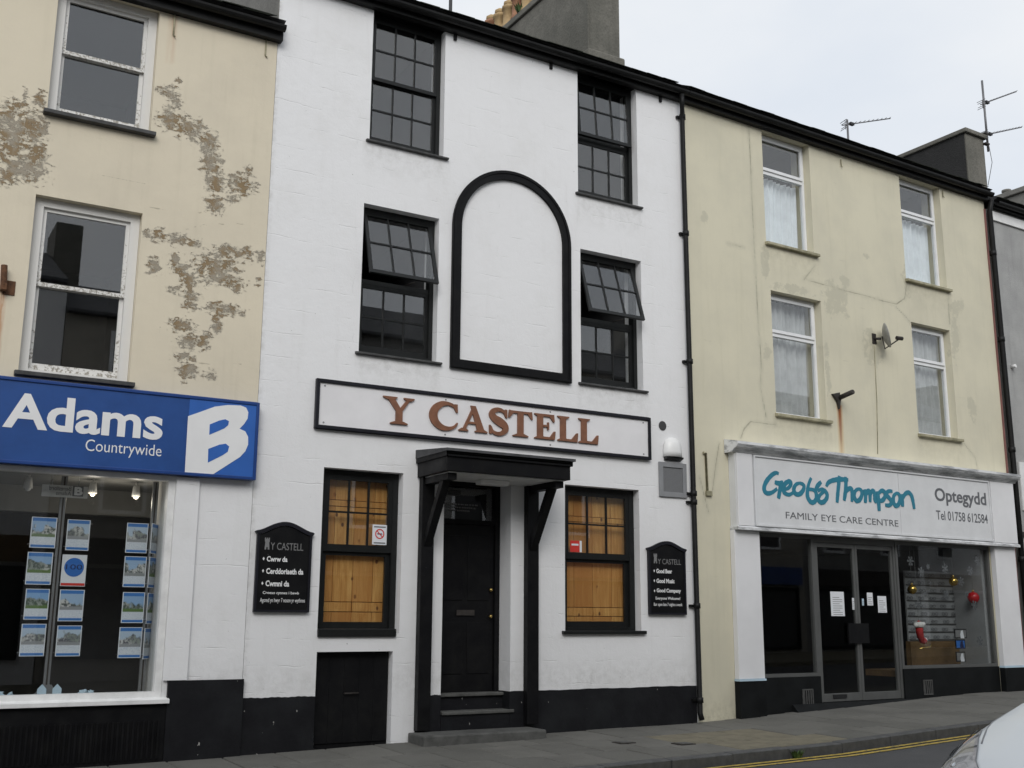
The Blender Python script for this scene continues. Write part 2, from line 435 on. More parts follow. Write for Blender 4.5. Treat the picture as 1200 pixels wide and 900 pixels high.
# glass: thin architectural pane, mirror by angle over clear
def glass(name, tint, r0, body=None):
    M = bpy.data.materials.new(name)
    M.use_nodes = True
    t = M.node_tree
    t.nodes.clear()
    o = t.nodes.new('ShaderNodeOutputMaterial')
    tr = t.nodes.new('ShaderNodeBsdfTransparent'); tr.inputs[0].default_value = (*tint, 1)
    gl = t.nodes.new('ShaderNodeBsdfGlossy'); gl.inputs['Roughness'].default_value = 0.01; gl.inputs[0].default_value = (1, 1, 1, 1)
    lw = t.nodes.new('ShaderNodeLayerWeight'); lw.inputs[0].default_value = 0.5
    p = t.nodes.new('ShaderNodeMath'); p.operation = 'POWER'; p.inputs[1].default_value = 5
    t.links.new(lw.outputs['Facing'], p.inputs[0])
    ma = t.nodes.new('ShaderNodeMath'); ma.operation = 'MULTIPLY_ADD'; ma.inputs[1].default_value = 1 - r0; ma.inputs[2].default_value = r0
    t.links.new(p.outputs[0], ma.inputs[0])
    mx = t.nodes.new('ShaderNodeMixShader')
    t.links.new(ma.outputs[0], mx.inputs[0]); t.links.new(tr.outputs[0], mx.inputs[1]); t.links.new(gl.outputs[0], mx.inputs[2])
    t.links.new(mx.outputs[0], o.inputs[0])
    MATS[name] = M
glass('window_glass', (0.94, 0.95, 0.95), 0.078)
glass('shop_glass', (0.93, 0.94, 0.94), 0.028)
glass('lamp_glass', (0.9, 0.92, 0.93), 0.10)
# printed property sheet: header, photo, text block, footer in one sheet of print
g = newmat('property_print', 0.35)
gc = g.t.nodes.new('ShaderNodeTexCoord').outputs['Generated']
sp = g.n('ShaderNodeSeparateXYZ'); g.put(sp.inputs[0], gc)
u, vv = sp.outputs[0], sp.outputs[2]
rnd = g.n('ShaderNodeObjectInfo').outputs['Random']
cb = g.n('ShaderNodeCombineXYZ'); g.put(cb.inputs[0], u); g.put(cb.inputs[1], g.math('MULTIPLY', rnd, 60)); g.put(cb.inputs[2], vv)
house = g.noise(7, 4, 0.7, cb.outputs[0])
lowf = g.noise(2.2, 2, 0.5, cb.outputs[0])
pc = g.mix(g.step(house, 0.42, 0.58), g.mix(rnd, (0.05, 0.09, 0.05), (0.12, 0.12, 0.14)), g.mix(g.step(g.noise(1.0, 1, .5, cb.outputs[0]), .4, .6), (0.60, 0.60, 0.58), (0.27, 0.30, 0.27)))
pc = g.mix(g.step(g.math('ADD', vv, g.math('MULTIPLY', g.math('SUBTRACT', lowf, 0.5), 1.0)), 0.60, 0.70), pc, g.mix(rnd, (0.16, 0.36, 0.66), (0.48, 0.58, 0.68)))
txt = g.step(g.noise(30, 1, 0.5, g.map((0.6, 1, 2.0), v=cb.outputs[0])), 0.5, 0.6)
low = g.mix(g.math('MULTIPLY', txt, 0.35), (0.70, 0.74, 0.78), (0.25, 0.34, 0.50))
pc = g.mix(g.step(g.math('ADD', vv, g.math('MULTIPLY', house, 0.12)), 0.50, 0.54, 1, 0), pc, g.mix(g.step(rnd, 0.4, 0.6), (0.12, 0.20, 0.06), (0.30, 0.31, 0.32)))
c = g.mix(g.step(vv, 0.355, 0.365), low, pc)
c = g.mix(g.step(vv, 0.865, 0.875), c, (0.06, 0.20, 0.52))
c = g.mix(g.step(vv, 0.095, 0.105, 1, 0), c, (0.06, 0.20, 0.52))
eu = g.math('ABSOLUTE', g.math('SUBTRACT', u, 0.5)); ev = g.math('ABSOLUTE', g.math('SUBTRACT', vv, 0.5))
c = g.mix(g.math('MAXIMUM', g.step(eu, 0.462, 0.468), g.step(ev, 0.478, 0.482)), c, (0.78, 0.80, 0.83))
g.put(g.b.inputs['Base Color'], c)

# ------------------------------------------------------------------ mesh helpers
class MB:
    def __init__(s):
        s.v, s.f, s.sm = [], [], []
    def add(s, v, f, smooth=False):
        o = len(s.v)
        s.v += [tuple(map(float, q)) for q in v]
        s.f += [tuple(o + i for i in q) for q in f]
        s.sm += [smooth] * len(f)
        return s
    def box(s, x0, x1, y0, y1, z0, z1):
        v = [(x, y, z) for z in (z0, z1) for y in (y0, y1) for x in (x0, x1)]
        return s.add(v, [(0, 2, 3, 1), (4, 5, 7, 6), (0, 1, 5, 4), (2, 6, 7, 3), (0, 4, 6, 2), (1, 3, 7, 5)])
    def prism(s, poly, y0, y1):
        """polygon in x-z, extruded from y0 (front) to y1"""
        a = sum(poly[i][0] * poly[(i + 1) % len(poly)][1] - poly[(i + 1) % len(poly)][0] * poly[i][1] for i in range(len(poly)))
        if a < 0:
            poly = poly[::-1]
        n = len(poly)
        v = [(x, y0, z) for x, z in poly] + [(x, y1, z) for x, z in poly]
        f = [tuple(range(n)), tuple(range(2 * n - 1, n - 1, -1))]
        f += [(i, i + n, (i + 1) % n + n, (i + 1) % n) for i in range(n)]
        return s.add(v, f)
    def prism_x(s, poly, x0, x1):
        """polygon in y-z extruded along x"""
        n = len(poly)
        v = [(x0, y, z) for y, z in poly] + [(x1, y, z) for y, z in poly]
        f = [tuple(range(n - 1, -1, -1)), tuple(range(n, 2 * n))]
        f += [(i, (i + 1) % n, (i + 1) % n + n, i + n) for i in range(n)]
        return s.add(v, f)
    def tube(s, pts, r, n=8, caps=True):
        pts = [Vector(p) for p in pts]
        rs = r if isinstance(r, (list, tuple)) else [r] * len(pts)
        base = len(s.v)
        v, f = [], []
        for i, p in enumerate(pts):
            d = (pts[min(i + 1, len(pts) - 1)] - pts[max(i - 1, 0)]).normalized()
            a = Vector((0, 0, 1)) if abs(d.z) < 0.9 else Vector((0, 1, 0))
            e = d.cross(a).normalized(); h = d.cross(e)
            for k in range(n):
                t = 2 * math.pi * k / n
                v.append(p + (e * math.cos(t) + h * math.sin(t)) * rs[i])
        for i in range(len(pts) - 1):
            for k in range(n):
                f.append((i * n + k, i * n + (k + 1) % n, (i + 1) * n + (k + 1) % n, (i + 1) * n + k))
        s.add(v, f, True)
        if caps:
            m_ = (len(pts) - 1) * n
            s.add(v, [tuple(range(n - 1, -1, -1)), tuple(m_ + k for k in range(n))])
        return s
    def ribbon(s, pts, wid, y0, y1, drift=0.0):
        """flat stroke in x-z with thickness in y"""
        n = len(pts)
        ws = wid if isinstance(wid, (list, tuple)) else [wid] * n
        lf, rt = [], []
        for i in range(n):
            a, b = pts[max(i - 1, 0)], pts[min(i + 1, n - 1)]
            dx, dz = b[0] - a[0], b[1] - a[1]
            l = math.hypot(dx, dz) or 1
            nx, nz = -dz / l * ws[i] / 2, dx / l * ws[i] / 2
            lf.append((pts[i][0] + nx, pts[i][1] + nz)); rt.append((pts[i][0] - nx, pts[i][1] - nz))
        v = []
        for i in range(n):
            d = drift * i
            v += [(lf[i][0], y0 - d, lf[i][1]), (rt[i][0], y0 - d, rt[i][1]), (rt[i][0], y1, rt[i][1]), (lf[i][0], y1, lf[i][1])]
        f = []
        for i in range(n - 1):
            for k in range(4):
                f.append((4 * i + k, 4 * i + (k + 1) % 4, 4 * i + 4 + (k + 1) % 4, 4 * i + 4 + k))
        f += [(3, 2, 1, 0), (4 * n - 4, 4 * n - 3, 4 * n - 2, 4 * n - 1)]
        return s.add(v, f)
    def lathe(s, prof, c, n=16, axis='z', cap=True):
        v, f = [], []
        for r, h in prof:
            for k in range(n):
                t = 2 * math.pi * k / n
                a, b = r * math.cos(t), r * math.sin(t)
                v.append({'z': (c[0] + a, c[1] + b, c[2] + h), 'y': (c[0] + a, c[1] + h, c[2] + b), 'x': (c[0] + h, c[1] + a, c[2] + b)}[axis])
        for i in range(len(prof) - 1):
            for k in range(n):
                f.append((i * n + k, i * n + (k + 1) % n, (i + 1) * n + (k + 1) % n, (i + 1) * n + k))
        s.add(v, f, True)
        if cap:
            s.add(v, [tuple(range(n - 1, -1, -1)), tuple((len(prof) - 1) * n + k for k in range(n))])
        return s
    def ball(s, c, r, n=12, m_=8, sq=(1, 1, 1)):
        v = [(c[0] + r * sq[0] * math.sin(math.pi * j / m_) * math.cos(2 * math.pi * k / n), c[1] + r * sq[1] * math.sin(math.pi * j / m_) * math.sin(2 * math.pi * k / n), c[2] + r * sq[2] * math.cos(math.pi * j / m_)) for j in range(m_ + 1) for k in range(n)]
        f = [(j * n + k, (j + 1) * n + k, (j + 1) * n + (k + 1) % n, j * n + (k + 1) % n) for j in range(m_) for k in range(n)]
        return s.add(v, f, True)
    def xf(s, M):
        s.v = [tuple(M @ Vector(q)) for q in s.v]
        return s
    def mesh(s, name, base=(0, 0, 0), fix=True):
        me = bpy.data.meshes.new(name)
        me.from_pydata([(x - base[0], y - base[1], z - base[2]) for x, y, z in s.v], [], s.f)
        me.polygons.foreach_set('use_smooth', s.sm)
        if fix:
            b = bmesh.new(); b.from_mesh(me)
            bmesh.ops.remove_doubles(b, verts=b.verts, dist=1e-6)
            bmesh.ops.recalc_face_normals(b, faces=b.faces)
            b.to_mesh(me); b.free()
        me.update()
        return me
COL = S.collection
def link(name, data, m_, parent=None, bevel=0.0):
    o = bpy.data.objects.new(name, data)
    COL.objects.link(o)
    if m_ is not None and data is not None:
        data.materials.append(MATS[m_] if isinstance(m_, str) else m_)
    if parent is not None:
        o.parent = parent
    if bevel:
        b = o.modifiers.new('bevel', 'BEVEL'); b.width = bevel; b.segments = 2; b.limit_method = 'ANGLE'; b.angle_limit = rad(40)
    return o
class Thing:
    """a top-level thing; part coordinates are given in its facade frame"""
    def __init__(s, name, label, cat, base=(0, 0, 0), frame=FW, group=None, mb=None, m_=None, bevel=0.0, kind=None):
        s.base = base
        s.o = link(name, mb.mesh(name, base) if mb else None, m_, None, bevel)
        s.o.matrix_world = frame @ Matrix.Translation(base)
        if kind:
            s.o['kind'] = kind
        if label:
            s.o['label'] = label
        if cat:
            s.o['category'] = cat
        if group:
            s.o['group'] = group
    def part(s, name, mb, m_, parent=None, bevel=0.0, label=None, kind=None, fix=True):
        o = link(name, mb.mesh(name, s.base, fix), m_, parent or s.o, bevel)
        if label:
            o['label'] = label
        if kind:
            o['kind'] = kind
        return o
def words(mb, n):
    """cut a line of lettering into its n words at the widest gaps"""
    iv = sorted((min(mb.v[i][0] for i in f), max(mb.v[i][0] for i in f)) for f in mb.f)
    gaps, hi = [], iv[0][1]
    for a, b in iv[1:]:
        if a > hi:
            gaps.append((a - hi, (a + hi) / 2))
        hi = max(hi, b)
    cuts = sorted(c for _, c in sorted(gaps)[-(n - 1):]) + [1e9]
    out_, lo_ = [], -1e9
    for c in cuts:
        m_ = MB()
        m_.add(mb.v, [f for f in mb.f if lo_ < mb.v[f[0]][0] < c])
        used = sorted({i for f in m_.f for i in f}); mp_ = {o: k for k, o in enumerate(used)}
        m_.v = [m_.v[i] for i in used]; m_.f = [tuple(mp_[i] for i in f) for f in m_.f]
        out_.append(m_); lo_ = c
    return out_
def B(*a):
    return MB().box(*a)
def text(body, x0, x1, z0, z1, y, depth=0.003, bold=0.0, fit='xz', mirror=False):
    """lettering fitted to a box on the facade (x0..x1, z0..z1)"""
    cu = bpy.data.curves.new('t', 'FONT')
    cu.body = body
    cu.size = 1.0
    cu.offset = bold
    cu.resolution_u = 4
    o = bpy.data.objects.new('t', cu)
    COL.objects.link(o)
    bpy.context.view_layer.update()
    me = bpy.data.meshes.new_from_object(o.evaluated_get(bpy.context.evaluated_depsgraph_get()))
    v = [tuple(p.co) for p in me.vertices]
    f = [tuple(p.vertices) for p in me.polygons]
    bpy.data.objects.remove(o); bpy.data.curves.remove(cu); bpy.data.meshes.remove(me)
    a0, a1 = min(p[0] for p in v), max(p[0] for p in v)
    b0, b1 = min(p[1] for p in v), max(p[1] for p in v)
    sx, sz = (x1 - x0) / (a1 - a0), (z1 - z0) / (b1 - b0)
    mb = MB()
    if mirror:
        V = [(x1 - (p[0] - a0) * sx, y, z0 + (p[1] - b0) * sz) for p in v]
    else:
        V = [(x0 + (p[0] - a0) * sx, y, z0 + (p[1] - b0) * sz) for p in v]
    n = len(V)
    cnt = {}
    for q in f:
        for i in range(len(q)):
            e = (q[i], q[(i + 1) % len(q)])
            cnt[e] = 1
    sides = [(a, b) for (a, b) in cnt if (b, a) not in cnt]
    mb.add(V + [(p[0], y + depth, p[2]) for p in V], f + [(b, a, a + n, b + n) for a, b in sides])
    return mb

# ------------------------------------------------------------------ walls with openings
def seg_dist(x, z, pl):
    d = np.full(x.shape, 9.0)
    for (ax, az), (bx, bz) in zip(pl[:-1], pl[1:]):
        dx, dz = bx - ax, bz - az
        t = np.clip(((x - ax) * dx + (z - az) * dz) / (dx * dx + dz * dz + 1e-9), 0, 1)
        d = np.minimum(d, np.hypot(x - ax - t * dx, z - az - t * dz))
    return d
def facade(th, name, x0, x1, z0, z1, holes, m_, depth=0.42, step=0.06, attrs=None, y=0.0):
    def lines(a, b, cuts):
        c = sorted({round(q, 4) for q in [a, b] + cuts if a <= q <= b})
        o_ = []
        for p, q in zip(c[:-1], c[1:]):
            k = max(1, int(round((q - p) / step)))
            o_ += [p + (q - p) * i / k for i in range(k)]
        return np.array(o_ + [c[-1]])
    xs = lines(x0, x1, [h[i] for h in holes for i in (0, 1)])
    zs = lines(z0, z1, [h[i] for h in holes for i in (2, 3)])
    nx, nz = len(xs), len(zs)
    X, Z = np.meshgrid(xs, zs, indexing='ij')
    Yw = y + 0.0022 * (np.sin(X * 2.3 + 1.3 * np.sin(Z * 1.7)) + np.sin(Z * 3.1 + X * 0.9))
    cx, cz = (xs[:-1] + xs[1:]) / 2, (zs[:-1] + zs[1:]) / 2
    solid = np.ones((nx - 1, nz - 1), bool)
    for h in holes:
        solid &= ~(((cx > h[0]) & (cx < h[1]))[:, None] & ((cz > h[2]) & (cz < h[3]))[None, :])
    idx = lambda i, j: i * nz + j
    v = np.stack([X, Yw, Z], -1).reshape(-1, 3).tolist()
    n0 = nx * nz
    vb = np.stack([X, np.full_like(X, y + depth), Z], -1).reshape(-1, 3).tolist()
    f = []
    sol = lambda i, j: 0 <= i < nx - 1 and 0 <= j < nz - 1 and solid[i, j]
    for i in range(nx - 1):
        for j in range(nz - 1):
            if solid[i, j]:
                f.append((idx(i, j), idx(i + 1, j), idx(i + 1, j + 1), idx(i, j + 1)))
                for (di, dj, a, b) in ((-1, 0, (i, j + 1), (i, j)), (1, 0, (i + 1, j), (i + 1, j + 1)), (0, -1, (i, j), (i + 1, j)), (0, 1, (i + 1, j + 1), (i, j + 1))):
                    if not sol(i + di, j + dj):
                        f.append((idx(*b), idx(*a), n0 + idx(*a), n0 + idx(*b)))
    me = bpy.data.meshes.new(name)
    bs = th.base
    me.from_pydata([(p[0] - bs[0], p[1] - bs[1], p[2] - bs[2]) for p in v + vb], [], f)
    for k, fn in (attrs or {}).items():
        at = me.attributes.new(k, 'FLOAT', 'POINT')
        a = fn(X, Z).reshape(-1)
        at.data.foreach_set('value', np.concatenate([a, a * 0 + (9.0 if k == 'crack' else 0.0)]).astype(np.float32))
    me.update()
    return link(name, me, m_, th.o)
def blobs(lst, fn):
    cs = []
    for px, py, rx, ry in lst:
        a, b, c = fn(px, py), fn(px + rx, py), fn(px, py + ry)
        cs.append((a[0], a[1], abs(b[0] - a[0]) + 1e-3, abs(c[1] - a[1]) + 1e-3))
    def F(X, Z):
        o_ = np.full(X.shape, -1.2)
        for x, z, rx, rz in cs:
            o_ = np.maximum(o_, 0.78 - ((X - x) / rx) ** 2 * 0.56 - ((Z - z) / rz) ** 2 * 0.56)
        return np.maximum(o_, -1.2)
    return F
def cracks(pls, fn):
    ps = [[fn(*p) for p in pl] for pl in pls]
    def F(X, Z):
        d = np.full(X.shape, 9.0)
        for p in ps:
            d = np.minimum(d, seg_dist(X, Z, p))
        return d
    return F
def streaks(lst, fn):
    cs = []
    for px, py, py2, wpx in lst:
        a, b, c = fn(px, py), fn(px, py2), fn(px + wpx, py)
        cs.append((a[0], a[1], b[1], abs(c[0] - a[0])))
    def F(X, Z):
        o_ = np.zeros(X.shape)
        for x, zt, zb, wd in cs:
            k = np.clip(1 - np.abs(X - x) / wd, 0, 1) * ((Z < zt + 0.02) & (Z > zb))
            o_ = np.maximum(o_, k * 1.3 * np.clip(0.45 + 0.55 * (Z - zb) / max(zt - zb, .01), 0, 1))
        return np.clip(o_, 0, 1)
    return F

# ------------------------------------------------------------------ ground
_gx = [-200, -12, 3.9, 5.7, 8.0, 10.4, 13.0, 16.5, 19.0, 40, 300]
_gz = [-0.28, -0.22, -0.005, 0.035, 0.06, 0.085, 0.18, 0.30, 0.32, 0.5, 0.5]
def g0(x):
    return float(np.interp(x, _gx, _gz))
def ky(x):                           # kerb line, drawing in slightly up the street
    return -2.80 + 0.04 * min(max(x, -6), 24)
def gp(x, y):                       # far pavement
    return g0(x) + 0.018 * y
def gr_(x):                         # road surface
    return g0(x) + 0.018 * ky(x) - 0.125
def strip(x_list, prof):
    """sheet along x: prof(x) -> list of (y, z)"""
    mb = MB()
    rows = [[(x, y, z) for y, z in prof(x)] for x in x_list]
    k = len(rows[0])
    v = [p for r in rows for p in r]
    f = [(i * k + j, (i + 1) * k + j, (i + 1) * k + j + 1, i * k + j + 1) for i in range(len(rows) - 1) for j in range(k - 1)]
    return mb.add(v, f)
XL = [-90, -40, -20] + [x * 0.5 for x in range(-24, 60)] + [40, 60, 120]
def structure(name, mb, m_):
    o = link(name, mb.mesh(name), m_)
    o['kind'] = 'structure'
    return o
structure('ground', MB().add([(-600, -600, -0.75), (600, -600, -0.75), (600, 600, -0.75), (-600, 600, -0.75)], [(0, 1, 2, 3)]), 'ground_soil')
structure('road', strip(XL, lambda x: [(-10.7, gr_(x) - 0.01), (-6.6, gr_(x) + 0.06), (ky(x) + 0.06, gr_(x))]), 'asphalt')
for k, dy in enumerate((0.22, 0.37)):
    structure('yellow_line', strip([x * 0.5 for x in range(-24, 80)], lambda x: [(ky(x) - dy - 0.05, gr_(x) + 0.0135), (ky(x) - dy + 0.035, gr_(x) + 0.012)]), 'road_yellow')
structure('near_pavement', strip(XL, lambda x: [(-15.2, gr_(x) + 0.14), (-10.62, gr_(x) + 0.11), (-10.6, gr_(x) - 0.1)]), 'buff_slab')
pav = structure('pavement', strip(XL, lambda x: [(ky(x) + 0.02, gp(x, ky(x)) - 0.15), (ky(x) + 0.03, gp(x, ky(x)) - 0.014), (0.9, gp(x, 0.0) - 0.014)]), 'mortar_bed')
# slabs, one by one
def slab_mesh(nm, lx, ly, th, m_, j=0.0):
    mb = MB()
    e = 0.010
    v = [(sx * lx / 2, sy * ly / 2, -th) for sx, sy in ((-1, -1), (1, -1), (1, 1), (-1, 1))] + \
        [(sx * lx / 2, sy * ly / 2, -e) for sx, sy in ((-1, -1), (1, -1), (1, 1), (-1, 1))] + \
        [(sx * (lx / 2 - e), sy * (ly / 2 - e), 0) for sx, sy in ((-1, -1), (1, -1), (1, 1), (-1, 1))]
    f = [(8, 9, 10, 11)] + [(i, (i + 1) % 4, 4 + (i + 1) % 4, 4 + i) for i in range(4)] + [(4 + i, 4 + (i + 1) % 4, 8 + (i + 1) % 4, 8 + i) for i in range(4)]
    me = mb.add(v, f).mesh(nm, fix=False)
    me.materials.append(MATS[m_])
    return me
rows = [(0.0, 0.86), (-0.86, 0.86), (-1.72, 0.83)]
SL = [slab_mesh('slab', 0.587, d - 0.013, 0.05, 'paving_slab') for _, d in rows]
SB = [slab_mesh('slab_buff', 0.587, d - 0.013, 0.05, 'buff_slab') for _, d in rows]
for r, (ytop, d) in enumerate(rows):
    x = -5.0 + (0.3 if r % 2 else 0.0)
    while x < 25:
        wt = max(0.0, (x - XB) * .0306) if r == 0 else 0.0      # fill up to the wall that draws back
        db = (ytop - ky(x) - .03) if r == 2 else d + wt
        y = ytop + wt - db / 2
        me = SL[r]
        if 8.9 < x < 10.6 and r >= 1:
            me = SB[r]
        sl = (g0(x + 0.3) - g0(x - 0.3)) / 0.6
        o = bpy.data.objects.new('slab', me)
        COL.objects.link(o)
        o.parent = pav
        o.location = (x, y, gp(x, y) + random.uniform(-0.003, 0.004))
        o.scale = (1, db / d, 1)
        o.rotation_euler = (math.atan(0.018) + random.uniform(-.004, .004), -math.atan(sl) + random.uniform(-.004, .004), random.uniform(-.004, .004))
        x += 0.6
kb = structure('kerb', strip([x * 0.5 for x in range(-12, 56)], lambda x: [(ky(x) - 0.11, gr_(x) - 0.05), (ky(x) - 0.11, gr_(x) + 0.02), (ky(x) + 0.02, gr_(x) + 0.06)]), 'mortar_bed')
km = slab_mesh('kerb_stone', 0.892, 0.165, 0.22, 'kerb_granite')
x = -5.2
while x < 26:
    o = bpy.data.objects.new('kerb_stone', km)
    COL.objects.link(o)
    o.parent = kb
    sl = (g0(x + 0.45) - g0(x - 0.45)) / 0.9
    o.location = (x, ky(x) - 0.055 + random.uniform(-.006, .006), gp(x, ky(x)) + random.uniform(-.005, .004))
    o.rotation_euler = (rad(1), -math.atan(sl), .04 + random.uniform(-.006, .006))
    x += 0.9
def ongnd(px, py):
    r = ray(px, py)
    z = 0.05
    for _ in range(8):
        p = CAM + r * ((z - CAM[2]) / r[2])
        z = gp(p[0], p[1])
    return p
for k, (px, py, lb) in enumerate(((731, 870.6, 'small square iron stopcock cover set in slabs nearer the pub doorstep'), (801, 872, 'small square iron stopcock cover set in buff slabs nearer the kerb'))):
    p = ongnd(px, py)
    z = gp(p[0], p[1]) + 0.004
    t = Thing('stopcock_cover', lb, 'cover', (p[0], p[1], z), mb=MB().box(p[0] - .11, p[0] + .11, p[1] - .10, p[1] + .10, z - 0.01, z + 0.006), m_='dark_iron', group='iron covers in the pavement')
    t.part('lid', MB().box(p[0] - .085, p[0] + .085, p[1] - .075, p[1] + .075, z + 0.006, z + 0.012), 'step_stone')
# weed in the gutter
def tuft(mb, c, n, h, rnd):
    for i in range(n):
        a = rnd.uniform(0, 6.28); l = h * rnd.uniform(.5, 1); w_ = h * .10
        d = Vector((math.cos(a), math.sin(a), 0)); s_ = Vector((-d.y, d.x, 0)) * w_
        b = Vector(c) + d * rnd.uniform(0, h * .4); t_ = b + d * l * .6 + Vector((0, 0, l))
        mm = (b + t_) / 2 + Vector((0, 0, l * .15))
        mb.add([b - s_ * .4, b + s_ * .4, mm + s_, t_, mm - s_], [(0, 1, 2, 3, 4)])
    return mb
p = ongnd(936, 877)
Thing('gutter_weed', 'small dark weed growing at the foot of the kerb', 'weed', (p[0], ky(p[0]) - .15, gr_(p[0])), mb=tuft(MB(), (p[0], ky(p[0]) - .16, gr_(p[0])), 40, 0.12, random.Random(3)), m_='leaf_green')

# ------------------------------------------------------------------ shared house pieces
def eave(th, x0, x1, zlow, ymat='black_gutter', ridge=3.9, pitch=rad(29), slates=True, back=8.0, white_board=False, fh=0.20):
    """soffit and fascia board, half-round gutter, slate roof over it"""
    zf = zlow - 0.065
    th.part('fascia_board', B(x0, x1, -0.10, -0.003, zf, zf + fh), 'white_wood' if white_board else ymat)
    prof = [(-0.105 - 0.062 + 0.062 * math.cos(a), zf + fh - 0.045 + 0.066 * math.sin(a)) for a in [math.pi + math.pi * k / 8 for k in range(9)]]
    prof += [(y_ * 0.9 - 0.017, z_ + 0.004) for y_, z_ in prof[::-1]]
    th.part('gutter', MB().prism_x(prof, x0, x1), ymat)
    ze = zf + fh + 0.035
    tp = math.tan(pitch)
    pr = [(-0.19, ze), (ridge, ze + (ridge + .19) * tp), (back, ze + (ridge + .19) * tp - (back - ridge) * tp), (back, ze + (ridge + .19) * tp - (back - ridge) * tp - 0.05), (ridge, ze + (ridge + .19) * tp - 0.05), (-0.10, ze - 0.03)]
    rf = th.part('roof', MB().prism_x(pr, x0, x1), 'slate')
    if slates:
        n = int((x1 - x0) / 0.3)
        rr = random.Random(int(x0 * 10) + 5)
        sh = MB().box(-0.146, 0.146, -0.06, 0.40, 0, 0.009).mesh('slate')
        sh.materials.append(MATS['green_black_edge'])
        for row in range(2):
            for k in range(n):
                o = bpy.data.objects.new('slate', sh)
                COL.objects.link(o)
                o.parent = rf
                yy = -0.19 + row * 0.2
                o.location = (x0 + 0.15 + 0.3 * k + (0.15 if row else 0) - th.base[0], yy - th.base[1] + rr.uniform(-.012, .012), ze + (yy + .19) * tp + 0.006 + row * 0.012 - th.base[2] + rr.uniform(0, .008))
                o.rotation_euler = (pitch - 0.03 + rr.uniform(-.02, .02), rr.uniform(-.012, .012), rr.uniform(-.02, .02))
    return rf
def shell(th, x0, x1, ztop, m_l, m_r, ridge=3.9, pitch=rad(29), depth=7.8, z0=-0.5):
    """side gables and the back wall"""
    tp = math.tan(pitch)
    g_ = [(0.43, z0), (depth, z0), (depth, ztop), (ridge, ztop + ridge * tp), (0.43, ztop + 0.43 * tp)]
    th.part('side_wall', MB().prism_x(g_, x0 + 0.003, x0 + 0.12), m_l)
    th.part('side_wall', MB().prism_x(g_, x1 - 0.12, x1 - 0.003), m_r)
    th.part('back_wall', B(x0 + .12, x1 - .12, depth - 0.2, depth, z0, ztop), m_l)
def room(th, x0, x1, z0, z1, y0=0.43, y1=3.2, m_='dark_room'):
    mb = MB()
    v = [(x, y, z) for z in (z0, z1) for y in (y0, y1) for x in (x0, x1)]
    mb.add(v, [(0, 1, 3, 2), (4, 6, 7, 5), (2, 3, 7, 6), (0, 2, 6, 4), (1, 5, 7, 3)])
    th.part('room', mb, m_, fix=False)
def frame_boxes(mb, x0, x1, z0, z1, y0, y1, w_, wb=None, wt=None):
    wb = w_ if wb is None else wb; wt = w_ if wt is None else wt
    mb.box(x0, x0 + w_, y0, y1, z0, z1); mb.box(x1 - w_, x1, y0, y1, z0, z1)
    mb.box(x0 + w_, x1 - w_, y0, y1, z0, z0 + wb); mb.box(x0 + w_, x1 - w_, y0, y1, z1 - wt, z1)
    return mb
PR = random.Random(21)
def sash(th, par, nm, x0, x1, z0, z1, y, cols, rows_, m_, st=0.045, bar=0.022, tilt=0.0, glassm='window_glass', wb=None, wt=None, th_=0.036, attrs=False):
    """a glazed sash and its panes; tilt swings the foot outwards from a top hinge"""
    mb = frame_boxes(MB(), x0, x1, z0, z1, y, y + th_, st, wb, wt)
    wb = st if wb is None else wb; wt = st if wt is None else wt
    gx0, gx1, gz0, gz1 = x0 + st, x1 - st, z0 + wb, z1 - wt
    cw, rh = (gx1 - gx0) / cols, (gz1 - gz0) / rows_
    for c in range(1, cols):
        mb.box(gx0 + cw * c - bar / 2, gx0 + cw * c + bar / 2, y + .004, y + th_ - .002, gz0, gz1)
    for r in range(1, rows_):
        for c in range(cols):
            mb.box(gx0 + cw * c + (bar / 2 if c else 0), gx0 + cw * (c + 1) - (bar / 2 if c < cols - 1 else 0), y + .005, y + th_ - .003, gz0 + rh * r - bar / 2, gz0 + rh * r + bar / 2)
    X = Matrix.Translation((0, y, z1)) @ Matrix.Rotation(tilt, 4, 'X') @ Matrix.Translation((0, -y, -z1)) if tilt else None
    if X:
        mb.xf(X)
    s_ = th.part(nm, mb, m_, par)
    if attrs:
        at = s_.data.attributes.new('peel', 'FLOAT', 'POINT')
        at.data.foreach_set('value', [max(0, min(1, 1.0 - (v_.co.z + th.base[2] - z0) * 1.6)) for v_ in s_.data.vertices])
    for r in range(rows_):
        for c in range(cols):
            a = B(gx0 + cw * c + (bar / 2 if c else 0), gx0 + cw * (c + 1) - (bar / 2 if c < cols - 1 else 0), y + .016, y + .020, gz0 + rh * r + (bar / 2 if r else 0), gz0 + rh * (r + 1) - (bar / 2 if r < rows_ - 1 else 0))
            cq = Vector((gx0 + cw * (c + .5), y + .018, gz0 + rh * (r + .5)))
            a.xf(Matrix.Translation(cq) @ Matrix.Rotation(PR.uniform(-.003, .003), 4, 'X') @ Matrix.Rotation(PR.uniform(-.003, .003), 4, 'Z') @ Matrix.Translation(-cq))
            if X:
                a.xf(X)
            th.part('pane', a, glassm, par)
    return s_
def sill(th, par, x0, x1, z, m_, proj=0.09, h=0.07, depth=0.14):
    th.part('sill', MB().prism_x([(-proj, z - h + .012), (-proj, z - 0.012), (depth, z + 0.018), (depth, z - h)], x0, x1), m_, par, bevel=0.006)

